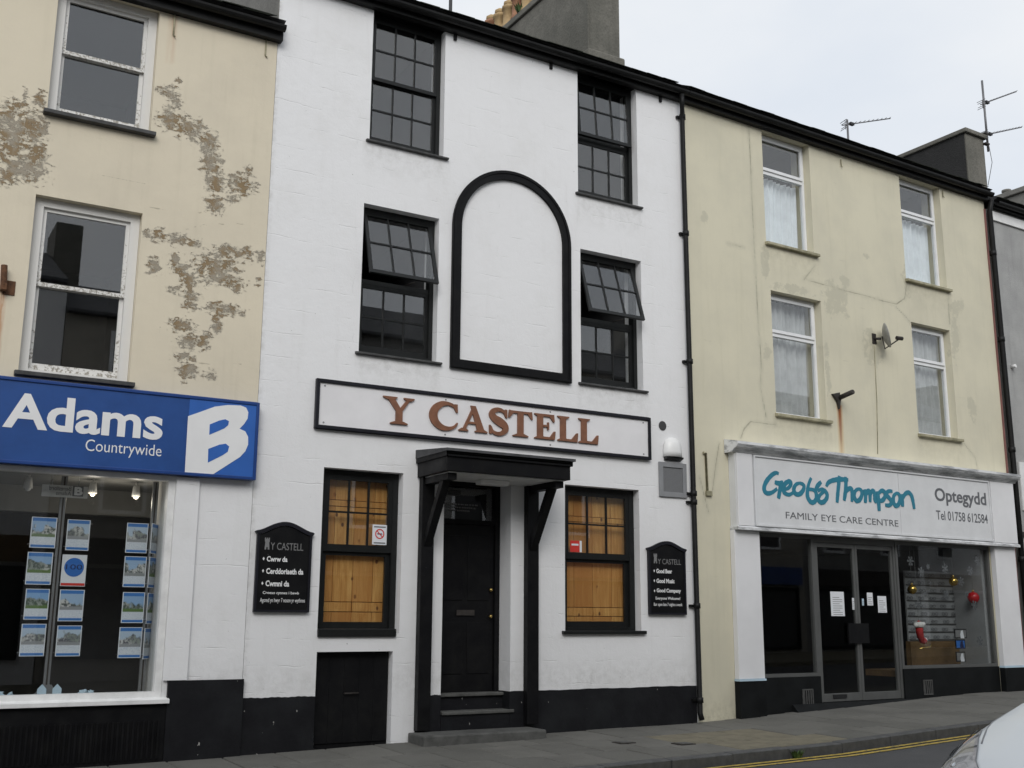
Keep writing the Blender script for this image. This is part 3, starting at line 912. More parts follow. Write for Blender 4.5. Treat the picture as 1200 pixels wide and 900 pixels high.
# ================================================================== LEFT HOUSE: cream, peeling, estate agent below
LX0, LX1 = -2.6, 3.885
lh = Thing('terraced_house', 'cream painted house with peeling patches above a blue estate agent shopfront', 'house', (0.6, 0, g0(0.6)))
lw = [(1.30, 2.43, 7.03, 8.62), (1.275, 2.415, 4.04, 6.03), (-1.6, -0.47, 7.03, 8.62), (-1.6, -0.46, 4.04, 6.03)]
peel = blobs([(14, 160, 24, 40), (40, 150, 18, 20), (26, 195, 30, 18), (12, 128, 9, 9), (20, 123, 18, 5), (29, 114, 4, 11), (47, 117, 8, 12), (10, 207, 12, 12), (45, 178, 12, 16),
              (209, 95, 5, 5), (197, 108, 13, 8), (205, 118, 9, 7), (200, 140, 16, 14), (222, 150, 20, 14), (245, 168, 13, 15), (248, 192, 13, 18), (252, 215, 12, 16), (282, 216, 18, 14), (252, 240, 13, 10), (291, 198, 5, 6), (272, 234, 8, 6),
              (183, 275, 14, 8), (208, 280, 18, 7), (225, 284, 12, 5), (180, 312, 9, 12), (205, 303, 7, 9), (213, 316, 13, 9), (222, 330, 12, 11), (255, 313, 26, 20), (268, 294, 18, 8), (290, 297, 8, 9), (258, 327, 30, 6), (278, 337, 9, 7), (205, 340, 12, 5), (225, 346, 10, 6), (222, 358, 9, 7), (262, 362, 24, 8), (212, 381, 16, 9), (254, 378, 7, 14), (222, 400, 15, 10), (240, 398, 7, 12), (216, 418, 14, 6), (220, 434, 13, 12), (246, 440, 8, 7), (306, 300, 5, 10), (303, 330, 4, 6)], pw)
lrust = streaks([(4, 335, 436, 6), (204, 12, 75, 3)], pw)
lcr = cracks([[(60, 135), (55, 131), (48, 135)], [(175, 243), (230, 250), (248, 246)], [(70, 198), (130, 208), (170, 216)], [(188, 382), (188, 420)], [(188, 382), (230, 386)], [(200, 425), (283, 427)], [(215, 270), (240, 263), (300, 262)]], pw)
facade(lh, 'wall', LX0, LX1, 3.05, 8.70, lw, 'peeling_cream', attrs={'peel': peel, 'rust': lrust, 'crack': lcr}, step=0.045)
shop_hole = (-1.6, 3.005, 0.63, 3.03)
def low_grime(zs):
    def F(X, Z):
        return np.clip(1 - np.abs(Z - zs) / 0.35, 0, 1) * 0.5
    return F
facade(lh, 'shop_wall', LX0, LX1, -0.45, 3.05, [shop_hole], 'white_masonry', attrs={'grime': low_grime(0.75)}, step=0.08, y=0.0)
shell(lh, LX0, LX1, 8.70, 'flank_render', 'flank_render')
eave(lh, LX0, LX1 + 0.04, 8.66)
for (x0, x1, z0, z1) in lw:
    wn = lh.part('window', frame_boxes(MB(), x0 + .003, x1 - .003, z0, z1 - .002, 0.10, 0.24, 0.10, 0.05, 0.09), 'flaking_white_wood')
    zm = (z0 + z1) / 2 + 0.02
    sash(lh, wn, 'upper_sash', x0 + .10, x1 - .10, zm - 0.02, z1 - .09, 0.135, 1, 1, 'flaking_white_wood', st=0.045, attrs=True)
    sash(lh, wn, 'lower_sash', x0 + .10, x1 - .10, z0 + .05, zm + 0.02, 0.175, 1, 1, 'flaking_white_wood', st=0.045, wb=0.085, attrs=True)
    sill(lh, wn, x0 - 0.04, x1 + 0.05, z0 + .002, 'dark_sill')
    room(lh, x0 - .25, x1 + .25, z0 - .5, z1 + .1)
# roof bracket stubs on the wall, rusty sign iron at the left
for px, py, pz in ((205, 14, 42), (312, 42, 66)):
    a, b = pw(px, py), pw(px, pz)
    lh.part('gutter_bracket', MB().tube([(a[0], -.012, a[1]), (a[0], -.012, b[1]), (a[0] + .02, -.02, b[1] - .02)], .010, 6), 'cream_sill')
a = pw(4, 335)
a, b = pw(5, 311, -.06), pw(4, 337, -.06)
lh.part('sign_iron', MB().tube([(a[0], -.07, a[1]), (b[0], -.07, b[1])], .034, 8).box(b[0] - .03, b[0] + .03, -.10, -.004, b[1] - .03, b[1] + .04).box(b[0] + .0, b[0] + .12, -.012, -.004, b[1] - .06, b[1] + .10), 'rust_iron', bevel=.006)
# shopfront: pilaster, plinth, grille
lh.part('pilaster', B(3.008, 3.262, -0.035, -0.004, 0.819, 3.02), 'white_masonry')
lh.part('plinth', B(3.06, 3.893, -0.045, -0.003, -0.45, 0.815), 'black_plinth')
lh.part('stallriser', B(-1.7, 3.057, -0.038, -0.003, -0.45, 0.575), 'black_paint')
gm = MB()
x = -1.6
while x < 3.02:
    gm.box(x, x + 0.022, -0.056, -0.038, 0.02, 0.405)
    x += 0.052
lh.part('grille', gm, 'black_paint', kind='stuff')
sw = lh.part('shop_window', frame_boxes(MB(), -1.597, 3.002, 0.632, 3.027, 0.0, 0.14, 0.075, 0.07, 0.05), 'white_wood')
lh.part('sill', MB().prism_x([(-.09, .585), (-.09, .625), (.0, .645), (.0, .585)], -1.66, 3.075), 'white_wood', sw)
for xa, xb in ((-1.52, 0.70), (0.745, 2.925)):
    lh.part('pane', B(xa, xb, .085, .092, .704, 2.975), 'shop_glass', sw)
lh.part('mullion', B(0.702, 0.743, .05, .13, .704, 2.975), 'white_wood', sw)
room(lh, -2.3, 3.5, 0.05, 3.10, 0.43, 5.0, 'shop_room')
lh.part('window_return', B(2.94, 2.999, .145, .62, .665, 3.02), 'plaster_white')
lh.part('display_shelf', B(-1.55, 2.97, .145, .75, .60, .66), 'white_wood')
ceil = lh.part('shop_ceiling', B(-2.3, 3.5, .43, 3.5, 3.03, 3.07), 'shop_ceiling')
lh.part('interior_beam', B(-2.25, 3.45, 1.9, 2.02, 2.72, 3.03), 'shop_ceiling')
lh.part('interior_partition', B(2.2, 3.4, 2.6, 2.7, .06, 2.85), 'dark_room')

# the blue fascia sign
sg = Thing('shop_sign', 'long blue shop fascia lettered Adams Countrywide with white B emblem', 'sign', (1.4, -.02, 3.05), mb=B(-1.55, 3.866, -.115, -.004, 3.05, 3.925), m_='sign_blue')
sg.part('sign_edge', frame_boxes(MB(), -1.57, 3.876, 3.035, 3.94, -.13, -.003, 0.035), 'sign_blue_edge', bevel=.006)
c3 = crop(pw, 0, 430, 3.6, -.116)
x0, _ = c3(8, 258); x1, _ = c3(684, 300); _, zt = c3(275, 128); _, zb = c3(150, 266)
sg.part('lettering', text('Adams', x0, x1, zb, zt, -.1185, .002, bold=.026), 'vinyl_white')
x0, _ = c3(362, 320); x1, _ = c3(681, 360); _, zt = c3(385, 306); _, zb = c3(545, 383)
sg.part('lettering', text('Countrywide', x0, x1, zb, zt, -.1185, .002, bold=-.004), 'vinyl_white')
em = sg.part('emblem_panel', B(c3(790, 300)[0], 3.84, -.1195, -.115, 3.071, 3.904), 'sign_blue_light')
bp_ = [(793, 208), (850, 188), (905, 168), (960, 161), (1015, 163), (1038, 172), (1047, 192), (1044, 218), (1030, 240), (1010, 261), (1034, 272), (1046, 295), (1046, 328), (1034, 356), (1012, 380), (895, 455), (779, 447)]
sg.part('emblem', MB().prism([c3(*q) for q in bp_], -.1225, -.119), 'vinyl_white', em)
for q in ([(884, 243), (925, 226), (950, 221), (965, 229), (962, 246), (945, 260), (882, 287)], [(878, 346), (925, 328), (952, 324), (966, 336), (960, 358), (940, 372), (876, 404)]):
    sg.part('emblem_counter', MB().prism([c3(*k) for k in q], -.1245, -.122), 'sign_blue_light', em)

# window display: steel posts and property sheets hung on wires
GY = 0.36
cA = crop(pw, 0, 545, 5.714, GY); cB = crop(pw, 0, 680, 5.714, GY)
def post(px, label, foot=True, top=3.0):
    x = pw(px, 700, GY)[0]
    t = Thing('display_post', label, 'display post', (x, GY + .04, .66), group='display posts in the shop window')
    t.part('post', MB().box(x - .032, x + .032, GY + .02, GY + .06, .66, top), 'steel_post', bevel=.006)
    t.part('groove', B(x - .008, x + .008, GY + .017, GY + .0199, .68, top - .01), 'dark_iron')
    if foot:
        t.part('foot', MB().prism([(x - .17, .661), (x + .17, .661), (x + .10, .70), (x + .05, .78), (x - .05, .78), (x - .10, .70)], GY + .0, GY + .0195), 'steel_post')
post(64, 'grey steel display post with wide foot between two columns of property sheets')
post(174, 'grey steel display post close to the right edge of the shop window', foot=False)
PY = [(605, 642), (647.5, 685), (690, 727), (732, 770)]
colA = [((36, 66), (606, 642)), ((31, 61), (647, 685)), ((29, 57), (690, 726)), ((24, 53), (731, 769))]
colB = [((78, 105), (609, 645)), ((72, 101), (650, 687)), ((69, 98), (691, 728)), ((66, 95), (733, 769))]
colC = [((148, 173), (613, 648)), ((145, 171), (652, 688)), ((143, 169), (694, 730)), ((139, 166), (735, 771))]
rown = ['top', 'second', 'third', 'bottom']
def sheet(rect, label, rot=0.0, special=False):
    (xa, xb), (ya, yb) = rect
    xm, ym = (xa + xb) / 2, (ya + yb) / 2
    cx, cz = pw(xm, ym, GY)
    w_ = pw(xb, ym, GY)[0] - pw(xa, ym, GY)[0]
    h = pw(xm, ya, GY)[1] - pw(xm, yb, GY)[1]
    w_ *= 1.0; h *= 1.0
    F = Matrix.Translation((cx, GY, cz)) @ Matrix.Rotation(rot, 4, 'Z')
    t = Thing('property_sheet', label, 'property sheet', (0, 0, 0), F, group='property sheets in the shop window', mb=B(-w_ / 2, w_ / 2, 0, .006, -h / 2, h / 2), m_='paper_white' if special else 'property_print')
    t.part('holder_clip', MB().box(-w_ / 2 - .02, -w_ / 2, .001, .005, -h * .40, -h * .37).box(w_ / 2, w_ / 2 + .02, .001, .005, h * .37, h * .40).box(w_ / 2, w_ / 2 + .02, .001, .005, -h * .40, -h * .37), 'chrome')
    if special:
        disc = [(w_ * .40 * math.cos(a), h * .10 + w_ * .40 * math.sin(a)) for a in [k * math.pi / 14 for k in range(28)]]
        t.part('disc', MB().prism(disc, -.002, -.0005), 'print_blue')
        t.part('lettering', text('100', -w_ * .33, w_ * .33, h * .03, h * .19, -.0035, .001, bold=.0), 'print_dark')
        t.part('footer', B(-w_ * .48, w_ * .48, -.002, -.0005, -h * .48, -h * .40), 'print_red')
for k in range(4):
    sheet(colA[k], f'blue headed property sheet, {rown[k]} of the leftmost column in the shop window')
    sheet(colB[k], ('white sheet with round blue 100 badge in the shop window' if k == 1 else f'blue headed property sheet, {rown[k]} of the column right of the footed post'), special=(k == 1))
    sheet(colC[k], f'blue headed property sheet, {rown[k]} of the column left of the right-hand post')
for k in range(4):
    (xa, xb), (ya, yb) = colC[k]
    sheet(((xa + 21, xb + 21), (ya + 1, yb + 1)), f'property sheet turned edge-on beside the window frame, {rown[k]} of its column', rot=rad(58))
# small sign hung inside, seen from the back, and its rod
a, b = cA(285, 115), cA(585, 225)
hs = Thing('hanging_card', 'pale card sign hung inside the shop window with mirrored lettering', 'sign', (a[0], GY, b[1]), mb=B(a[0], b[0], GY, GY + .008, b[1], a[1] - .02), m_='plaster_white')
hs.part('lettering', text('Beresford', cA(330, 150)[0], cA(478, 150)[0], cA(400, 170)[1], cA(400, 140)[1], GY - .003, .002, mirror=True), 'vinyl_grey')
hs.part('lettering', text('Adams', cA(375, 180)[0], cA(478, 180)[0], cA(400, 200)[1], cA(400, 174)[1], GY - .003, .002, mirror=True), 'vinyl_grey')
q = cA(490, 140); q2 = cA(555, 212)
hb = hs.part('emblem_panel', B(q[0], q2[0], GY - .003, GY - .0005, q2[1], q[1]), 'vinyl_grey')
wq, hq = q2[0] - q[0], q[1] - q2[1]
hs.part('emblem', text('B', q[0] + wq * .15, q2[0] - wq * .05, q2[1] + hq * .1, q[1] - hq * .08, GY - .006, .002, bold=.05), 'vinyl_white', hb)
hs.part('wire', MB().tube([(a[0] + .1, GY + .004, a[1] - .02), (a[0] + .1, GY + .004, 3.03)], .004, 5).tube([(b[0] - .1, GY + .004, a[1] - .02), (b[0] - .1, GY + .004, 3.03)], .004, 5), 'chrome')
for px, py, lb in ((190, 120, 'white ceiling spotlight left of the mirrored card sign'), (622, 155, 'ceiling spotlight with yellow glow just right of the mirrored card sign'), (912, 175, 'ceiling spotlight nearest the right edge of the estate agent window')):
    x, z = cA(px, py)
    x, z = pw(px / 5.714, 545 + py / 5.714, .8)
    t = Thing('spotlight', lb, 'spotlight', (x, .8, 3.03), group='spotlights in the shop ceiling')
    t.part('stem', MB().tube([(x, .8, 3.03), (x, .8, z + .05)], .012, 6), 'plastic_white')
    t.part('lamp_head', MB().lathe([(.035, .06), (.045, .0), (.05, -.06)], (x, .8, z), 12), 'plastic_white')
    t.part('bulb', MB().ball((x, .79, z - .06), .033), 'bulb_lit' if 'white' not in lb else 'plastic_white')
    if 'white' not in lb:
        pl = bpy.data.lights.new('spotlight_light', 'POINT'); pl.energy = 2.5; pl.color = (1, .9, .75); pl.shadow_soft_size = .05
        po = bpy.data.objects.new('spotlight_light', pl); COL.objects.link(po); po.parent = t.o; po.location = (0, -.01, z - .14 - 3.03)
def crumple(x, y, z, w_, h, label, seed, name='paper_scrap'):
    rr = random.Random(seed)
    mb = MB()
    for k in range(9):
        c = (x + rr.uniform(-w_, w_), y + rr.uniform(-.04, .04), z + h * .45)
        s_ = h * rr.uniform(.5, 1.1)
        v = [(c[0] + rr.uniform(-1, 1) * s_, c[1] + rr.uniform(-.6, .6) * s_, max(z, c[2] + rr.uniform(-.7, 1) * s_)) for _ in range(6)]
        mb.add(v, [(0, 1, 2), (1, 2, 3), (2, 3, 4), (3, 4, 5), (0, 2, 4), (1, 3, 5)])
    Thing(name, label, 'paper', (x, y, z), mb=mb, m_='paper_blue', group='crumpled paper on the shop shelf')
crumple(pw(105, 812, .3)[0], .28, .662, .10, .055, 'crumpled pale blue tissue on the shelf between the two display posts', 1)
crumple(pw(3, 813, .3)[0], .28, .662, .10, .05, 'crumpled pale blue tissue at the left edge of the display shelf', 2)
for k, dx in enumerate((-.075, .075)):
    x = pw(57, 813, GY)[0] + dx
    Thing('leaflet', ('pale blue leaflet leaning on the left of the post foot', 'pale blue leaflet leaning on the right of the post foot')[k], 'leaflet', (x, GY - .03, .661), mb=MB().prism([(x - .045, .662), (x + .045, .662), (x + .045, .74), (x, .79), (x - .045, .74)], GY - .03, GY - .026), m_='paper_blue', group='leaflets at the post foot')

# ================================================================== WHITE HOUSE (the pub)
WX0, WX1 = 3.89, 10.422
wh = Thing('terraced_house', 'white painted pub house with black sash windows and porch', 'house', (7.15, 0, g0(7.15)))
UL, UR = (5.18, 6.262, 7.60, 9.48), (8.457, 9.54, 7.555, 9.48)
ML, MR = (5.137, 6.222, 4.75, 6.712), (8.487, 9.572, 4.74, 6.70)
GL, GR_ = (4.745, 5.795, 1.31, 3.265), (8.205, 9.46, 1.33, 3.285)
HT, DR = (4.752, 5.72, -0.45, 1.10), (6.375, 7.36, 0.0, 3.275)
def wgrime(X, Z):
    gz = np.clip(1 - np.abs(Z - 0.75) / 0.30, 0, 1) * 0.45
    for h in (UL, UR, ML, MR):
        gz = np.maximum(gz, np.clip(1 - (h[2] - .06 - Z) / 0.5, 0, 1) * (Z < h[2]) * ((X > h[0] - .06) & (X < h[1] + .08)) * 0.55)
    gz = np.maximum(gz, np.clip(1 - np.abs(X - WX0) / 0.05, 0, 1) * 0.8)
    gz = np.maximum(gz, np.clip(1 - (np.hypot((X - 8.6) / .4, (Z - .72) / .2)), 0, 1) * 0.9)
    return gz
facade(wh, 'wall', WX0, WX1, -0.45, 9.48, [UL, UR, ML, MR, GL, GR_, HT, DR], 'white_masonry', attrs={'grime': wgrime}, step=0.06)
shell(wh, WX0, WX1, 9.48, 'flank_render', 'flank_render')
wh.part('gable_parapet', MB().prism_x([(.012, 8.5), (.44, 8.5), (.44, 9.47), (.012, 9.47)], WX0 - .014, WX0 - .001), 'flank_render')
eave(wh, WX0, WX1, 9.52, fh=.165)
for px, py in ((533, 40), (645, 74), (773, 113)):
    x, z = pw(px, py)
    wh.part('gutter_bracket', MB().box(x - .022, x + .022, -.03, -.004, z - .10, z + .05), 'black_paint')
# black base bands
def band(x0, x1, zt, nm='plinth'):
    n = 40
    top = [(x0 + (x1 - x0) * k / n, zt + 0.0022 * math.sin(k * 1.7) + 0.003 * math.sin(k * 0.45)) for k in range(n + 1)]
    wh.part(nm, MB().prism(top + [(x1, -.45), (x0, -.45)], -.012, -.0045), 'black_plinth')
band(3.897, 4.749, 0.607)
band(7.349, 10.40, 0.590)
band(6.03, 6.372, 0.575)
# sash windows
def pub_window(h, lower, tilt, fw=.055, st=.045, mr=.05, name='window'):
    x0, x1, z0, z1 = h
    zt = min(z1, z1)
    wn = wh.part(name, frame_boxes(MB(), x0 + .003, x1 - .003, z0 + .002, zt - .002, 0.13, 0.25, fw, 0.055, 0.06), 'sash_black')
    zm = z0 + (zt - z0) * 0.505
    sash(wh, wn, 'upper_sash', x0 + fw + .002, x1 - fw - .002, zm - .02, zt - .062, 0.135, 3, 2, 'sash_black', st=st, tilt=tilt, wb=mr)
    if tilt:
        wh.part('transom_bar', B(x0 + fw + .002, x1 - fw - .002, .175, .235, zm - .045, zm + .015), 'sash_black', wn)
        zl = zm - .047
        if tilt < -0.1:
            q = [(x1 - .40, .20, zm + .02), (x1 - .34, .0, zm + .03)]
            wh.part('stay', MB().tube(q, .008, 6), 'dark_iron', wn)
    else:
        zl = zm + .02
    sash(wh, wn, 'lower_sash', x0 + fw + .002, x1 - fw - .002, z0 + .058, zl, 0.178, lower[0], lower[1], 'sash_black', st=st, wb=0.075, wt=mr)
    return wn
wUL = pub_window(UL, (3, 2), 0.0)
wUR = pub_window(UR, (3, 2), -rad(5))
wML = pub_window(ML, (3, 2), -rad(17.5))
wMR = pub_window(MR, (3, 2), -rad(18))
wGL = pub_window(GL, (1, 1), 0.0, .075, .06, .085)
wGR = pub_window(GR_, (1, 1), 0.0, .085, .06, .085)
for wn, h in ((wUL, UL), (wUR, UR), (wML, ML), (wMR, MR)):
    sill(wh, wn, h[0] - .05, h[1] + .065, h[2], 'dark_sill', proj=.05, h=.05)
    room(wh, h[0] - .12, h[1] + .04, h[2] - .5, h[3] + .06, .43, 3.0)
wh.part('sill', B(GL[0] + .001, GL[1] - .05, -.03, .13, GL[2] - .04, GL[2] + .055), 'sash_black', wGL, bevel=.008)
wh.part('sill', B(GR_[0] - .055, GR_[1] + .06, -.05, .13, GR_[2] - .035, GR_[2] + .01), 'sash_black', wGR, bevel=.006)
# pine shutters closed behind the ground-floor sashes
def shutter(h, seed, lower_rail, upper_rail):
    x0, x1, z0, z1 = h
    rr = random.Random(seed)
    y0 = .262
    sh = wh.part('shutter', B(x0 + .01, x1 - .01, y0 + .03, y0 + .06, z0 + .01, z1 - .01), 'oak_box')
    def plank(a, b, c, d, dy=0.0):
        wh.part('plank', B(a + .0028, b - .0028, y0 + dy, y0 + .029, c + .003, d - .003), 'pine', sh, bevel=.003)
    xs = [x0 + .01, x0 + .01 + (x1 - x0) * .245, x0 + (x1 - x0) * .5, x0 + (x1 - x0) * .755, x1 - .01]
    xm = xs[2]
    for a, b in zip(xs[:-1], xs[1:]):
        plank(a, b, z0 + .01, lower_rail - .09, rr.uniform(0, .004))
        plank(a, b, lower_rail + .03, upper_rail - .03, rr.uniform(0, .006))
        plank(a, b, upper_rail + .05, z1 - .01, rr.uniform(0, .006))
    for a, b in ((xs[0], xm - .004), (xm + .004, xs[4])):
        plank(a, b, lower_rail - .088, lower_rail + .028, -.004)
        plank(a, b, upper_rail - .028, upper_rail + .048, -.004)
    return sh
shutter(GL, 4, 1.65, 2.86)
shutter(GR_, 9, 1.62, 2.84)
room(wh, 4.3, 6.2, .6, 3.35, .45, 2.5)
room(wh, 7.9, 9.9, .6, 3.35, .45, 2.5)
# cellar hatch
ht = wh.part('cellar_hatch', MB().box(4.756, 5.716, .12, .16, -.45, 1.096), 'black_paint')
for k in range(5):
    wh.part('board', B(4.77 + .188 * k, 4.77 + .188 * k + .1865, .105, .12, .06, 1.08), 'black_paint', ht, bevel=.003)
wh.part('hatch_handle', MB().tube([(5.15, .10, .62), (5.15, .07, .62), (5.32, .07, .62), (5.32, .10, .62)], .009, 6), 'dark_iron', ht)
# entrance: recess lining, door, transom light, steps
dx0, dx1 = DR[0], DR[1]
wh.part('recess_lining', MB().box(dx0 - .2, dx1 + .2, .425, .60, -.3, 3.6), 'dark_room')
dr = wh.part('door', MB().box(dx0 + .075, dx1 - .075, .315, .355, .575, 2.70), 'black_paint', bevel=.004)
for (a, b, c, d) in ((.14, .46, 1.72, 2.55), (.52, .845, 1.72, 2.55), (.14, .46, .80, 1.45), (.52, .845, .80, 1.45)):
    wh.part('door_panel', B(dx0 + a, dx0 + b, .305, .3149, c, d), 'black_paint', dr, bevel=.008)
for z in (1.86, 1.52):
    wh.part('door_knob', MB().ball((dx1 - .135, .275, z), .024).tube([(dx1 - .135, .285, z), (dx1 - .135, .316, z)], .01, 6), 'brass', dr)
wh.part('letter_plate', B(dx0 + .36, dx0 + .62, .296, .304, 1.53, 1.60), 'dark_iron', dr)
fr = wh.part('door_frame', MB().box(dx0 + .003, dx0 + .073, .28, .40, .575, 3.27).box(dx1 - .073, dx1 - .003, .28, .40, .575, 3.27).box(dx0 + .073, dx1 - .073, .28, .40, 3.20, 3.27).box(dx0 + .073, dx1 - .073, .285, .395, 2.703, 2.76), 'black_paint')
wh.part('fanlight', B(dx0 + .074, dx1 - .074, .33, .336, 2.761, 3.199), 'window_glass', fr)
wh.part('fanlight_backing', B(dx0 + .074, dx1 - .074, .345, .36, 2.761, 3.199), 'black_paint', fr)
lm = MB()
rr = random.Random(5)
for r, (n, zc) in enumerate(((15, 2.955), (15, 2.915), (11, 2.875))):
    x = dx0 + .17 + (.07 if r == 2 else 0)
    for k in range(n):
        wd = rr.uniform(.016, .03)
        lm.box(x, x + wd, .3245, .3265, zc - .008, zc + .010)
        x += wd + (.016 if rr.random() < .25 else .006)
wh.part('licence_lettering', lm, 'vinyl_dim', fr, kind='stuff')
wh.part('doorstep', B(5.93, 7.62, -.47, -.02, -.35, .152), 'step_stone', bevel=.02)
wh.part('doorstep', MB().box(dx0 + .004, dx1 - .013, -.008, .42, -.3, .33), 'black_plinth')
wh.part('doorstep', B(dx0 - .01 + .02, dx1 + .05, -.035, .30, .331, .372), 'step_stone', bevel=.01)
wh.part('doorstep', B(dx0 + .004, dx1 - .013, .17, .42, .3725, .535), 'black_plinth')
wh.part('doorstep', B(dx0 + .005, dx1 - .013, .13, .40, .536, .574), 'step_stone', bevel=.008)
wh.part('recess_plinth', B(dx1 - .012, dx1 - .002, -.003, .28, -.2, .588), 'black_plinth')
# porch canopy with posts and braces
cp = wh.part('door_canopy', MB().box(5.985, 7.755, -.82, -.005, 3.225, 3.46), 'black_paint', bevel=.006)
wh.part('canopy_roof', MB().prism_x([(-.88, 3.46), (-.88, 3.492), (-.004, 3.57), (-.004, 3.46)], 5.955, 7.80), 'slate', cp)
wh.part('canopy_moulding', frame_boxes(MB(), 5.97, 7.77, 3.40, 3.459, -.845, -.821, .02).box(5.962, 5.984, -.845, -.006, 3.40, 3.459).box(7.756, 7.778, -.845, -.006, 3.40, 3.459), 'black_paint', cp)
wh.part('canopy_soffit', B(6.05, 7.70, -.76, -.01, 3.213, 3.2245), 'white_wood', cp)
for xc in (6.10, 7.64):
    wh.part('porch_post', B(xc - .085, xc + .085, -.11, -.005, gp(xc, 0) + (.13 if xc > 0 else 0), 3.222), 'black_paint', cp, bevel=.005)
    wh.part('porch_brace', MB().prism_x([(-.111, 2.36), (-.111, 2.52), (-.50, 3.13), (-.60, 3.13)], xc - .05, xc + .05), 'black_paint', cp)
    wh.part('porch_bearer', B(xc - .06, xc + .06, -.74, -.112, 3.131, 3.212), 'black_paint', cp)
a, b = pw(562, 556, -.3), pw(594, 556, -.3)
wh.part('porch_lamp', MB().prism_x([(-.42, 3.212), (-.40, 3.15), (-.25, 3.15), (-.23, 3.212)], a[0] - .03, b[0] - .02), 'plastic_white', cp, bevel=.012)
# blind arch moulding
xc, zs, ro, ri, zb = 7.355, 6.665, .945, .815, 4.69
def arch_ring(r1, r2, z1, z2, y0, y1):
    def outline(r, zb_):
        return [(xc - r, zb_)] + [(xc + r * math.cos(math.pi - math.pi * k / 40), zs + r * math.sin(math.pi - math.pi * k / 40)) for k in range(41)] + [(xc + r, zb_)]
    o_, i_ = outline(r1, z1), outline(r2, z2)
    n = len(o_)
    mb = MB()
    v = [(x, y0, z) for x, z in o_] + [(x, y0, z) for x, z in i_] + [(x, y1, z) for x, z in o_] + [(x, y1, z) for x, z in i_]
    f = []
    for k in range(n):
        q = (k + 1) % n
        f += [(k, q, n + q, n + k), (k, 2 * n + k, 2 * n + q, q), (n + k, n + q, 3 * n + q, 3 * n + k)]
    return mb.add(v, f)
ar = wh.part('arch_moulding', arch_ring(ro, ri, zb, zb + .125, -.05, -.004), 'black_paint')
wh.part('arch_bead', arch_ring(ro - .012, ro - .045, zb + .012, zb + .045, -.062, -.0502), 'black_paint', ar)
# wall fittings
a, b = pw(771, 541), pw(804, 584)
vt = wh.part('wall_vent', frame_boxes(MB(), a[0], b[0], b[1], a[1], -.03, -.004, .07), 'vent_grey', bevel=.004)
wh.part('mesh_panel', B(a[0] + .071, b[0] - .071, -.015, -.004, b[1] + .071, a[1] - .071), 'perforated', vt)
x, z = pw(776, 499)
wh.part('pipe_hole', MB().lathe([(.062, 0), (.07, -.004), (.066, .004), (.05, .03), (.05, .05)], (x, -.006, z), 14, 'y'), 'dark_room')
# downpipe
pts = [(10.30, -.17, 9.50), (10.30, -.17, 9.36), (10.36, -.10, 9.24), (10.375, -.075, 9.12), (10.385, -.075, 5.2), (10.40, -.075, .22), (10.40, -.11, .13)]
dp = wh.part('downpipe', MB().tube(pts, .038, 10), 'black_gutter')
for px, py in ((796, 139), (799, 275), (806, 425), (810, 579), (810.5, 589), (815, 710), (818, 820)):
    z = pw(px, py)[1]
    wh.part('pipe_collar', MB().lathe([(.038, -.04), (.05, -.035), (.05, .035), (.038, .04)], (10.385 + (7 - z) * .0025, -.075, z), 12).box(10.30, 10.47, -.045, -.004, z - .018, z + .018), 'black_gutter', dp)
# shared chimney between the pub and the cream house
ch = Thing('chimney_stack', 'tall grey rendered chimney stack with row of buff pots above the pub roof', 'chimney', (10.28, 4.2, 9.6))
ch.part('stack', B(9.95, 10.62, 1.85, 7.5, 9.6, 12.86), 'chimney_render', bevel=.02)
ch.part('pilaster_band', B(9.93, 9.949, 1.84, 2.35, 9.6, 12.86), 'chimney_render')
ch.part('coping', B(9.90, 10.67, 1.80, 7.55, 12.861, 12.99), 'chimney_render', bevel=.02)
ch.part('base_flashing', B(9.90, 10.68, 1.78, 7.58, 9.6, 11.12), 'chimney_render', bevel=.03)
for k in range(15):
    y = 2.3 + k * .36
    hp = .52 + .03 * math.sin(k * 2.3)
    o = ch.part('chimney_pot', MB().lathe([(.165, 12.99), (.165, 13.05), (.13, 13.08), (.125, 12.99 + hp - .1), (.155, 12.99 + hp - .08), (.155, 12.99 + hp - .03), (.12, 12.99 + hp)], (10.08, y, 0), 8), 'clay_red' if k % 3 == 0 else 'clay_pot')
    ch.part('pot_crown', MB().lathe([(.11, 12.99 + hp), (.115, 13.07 + hp), (.05, 13.12 + hp)], (10.08, y, 0), 8), 'clay_pot', o)
r_ = ray(609, 9); wp = CAM + r_ * ((9.93 - CAM[0]) / r_[0])
Thing('roof_weed', 'green weed sprouting beside the buff chimney pots', 'weed', (9.93, wp[1], 12.985), mb=tuft(MB(), (9.93, wp[1], 12.985), 60, .17, random.Random(8)), m_='leaf_green')
q = pw(528, 5, 2.0)
Thing('aerial_mast', 'thin pale metal mast rising above the pub eave', 'mast', (q[0], 2.0, 10.4), mb=MB().tube([(q[0], 2.0, 10.4), (q[0], 2.0, 14.2)], .03, 8), m_='grey_metal')

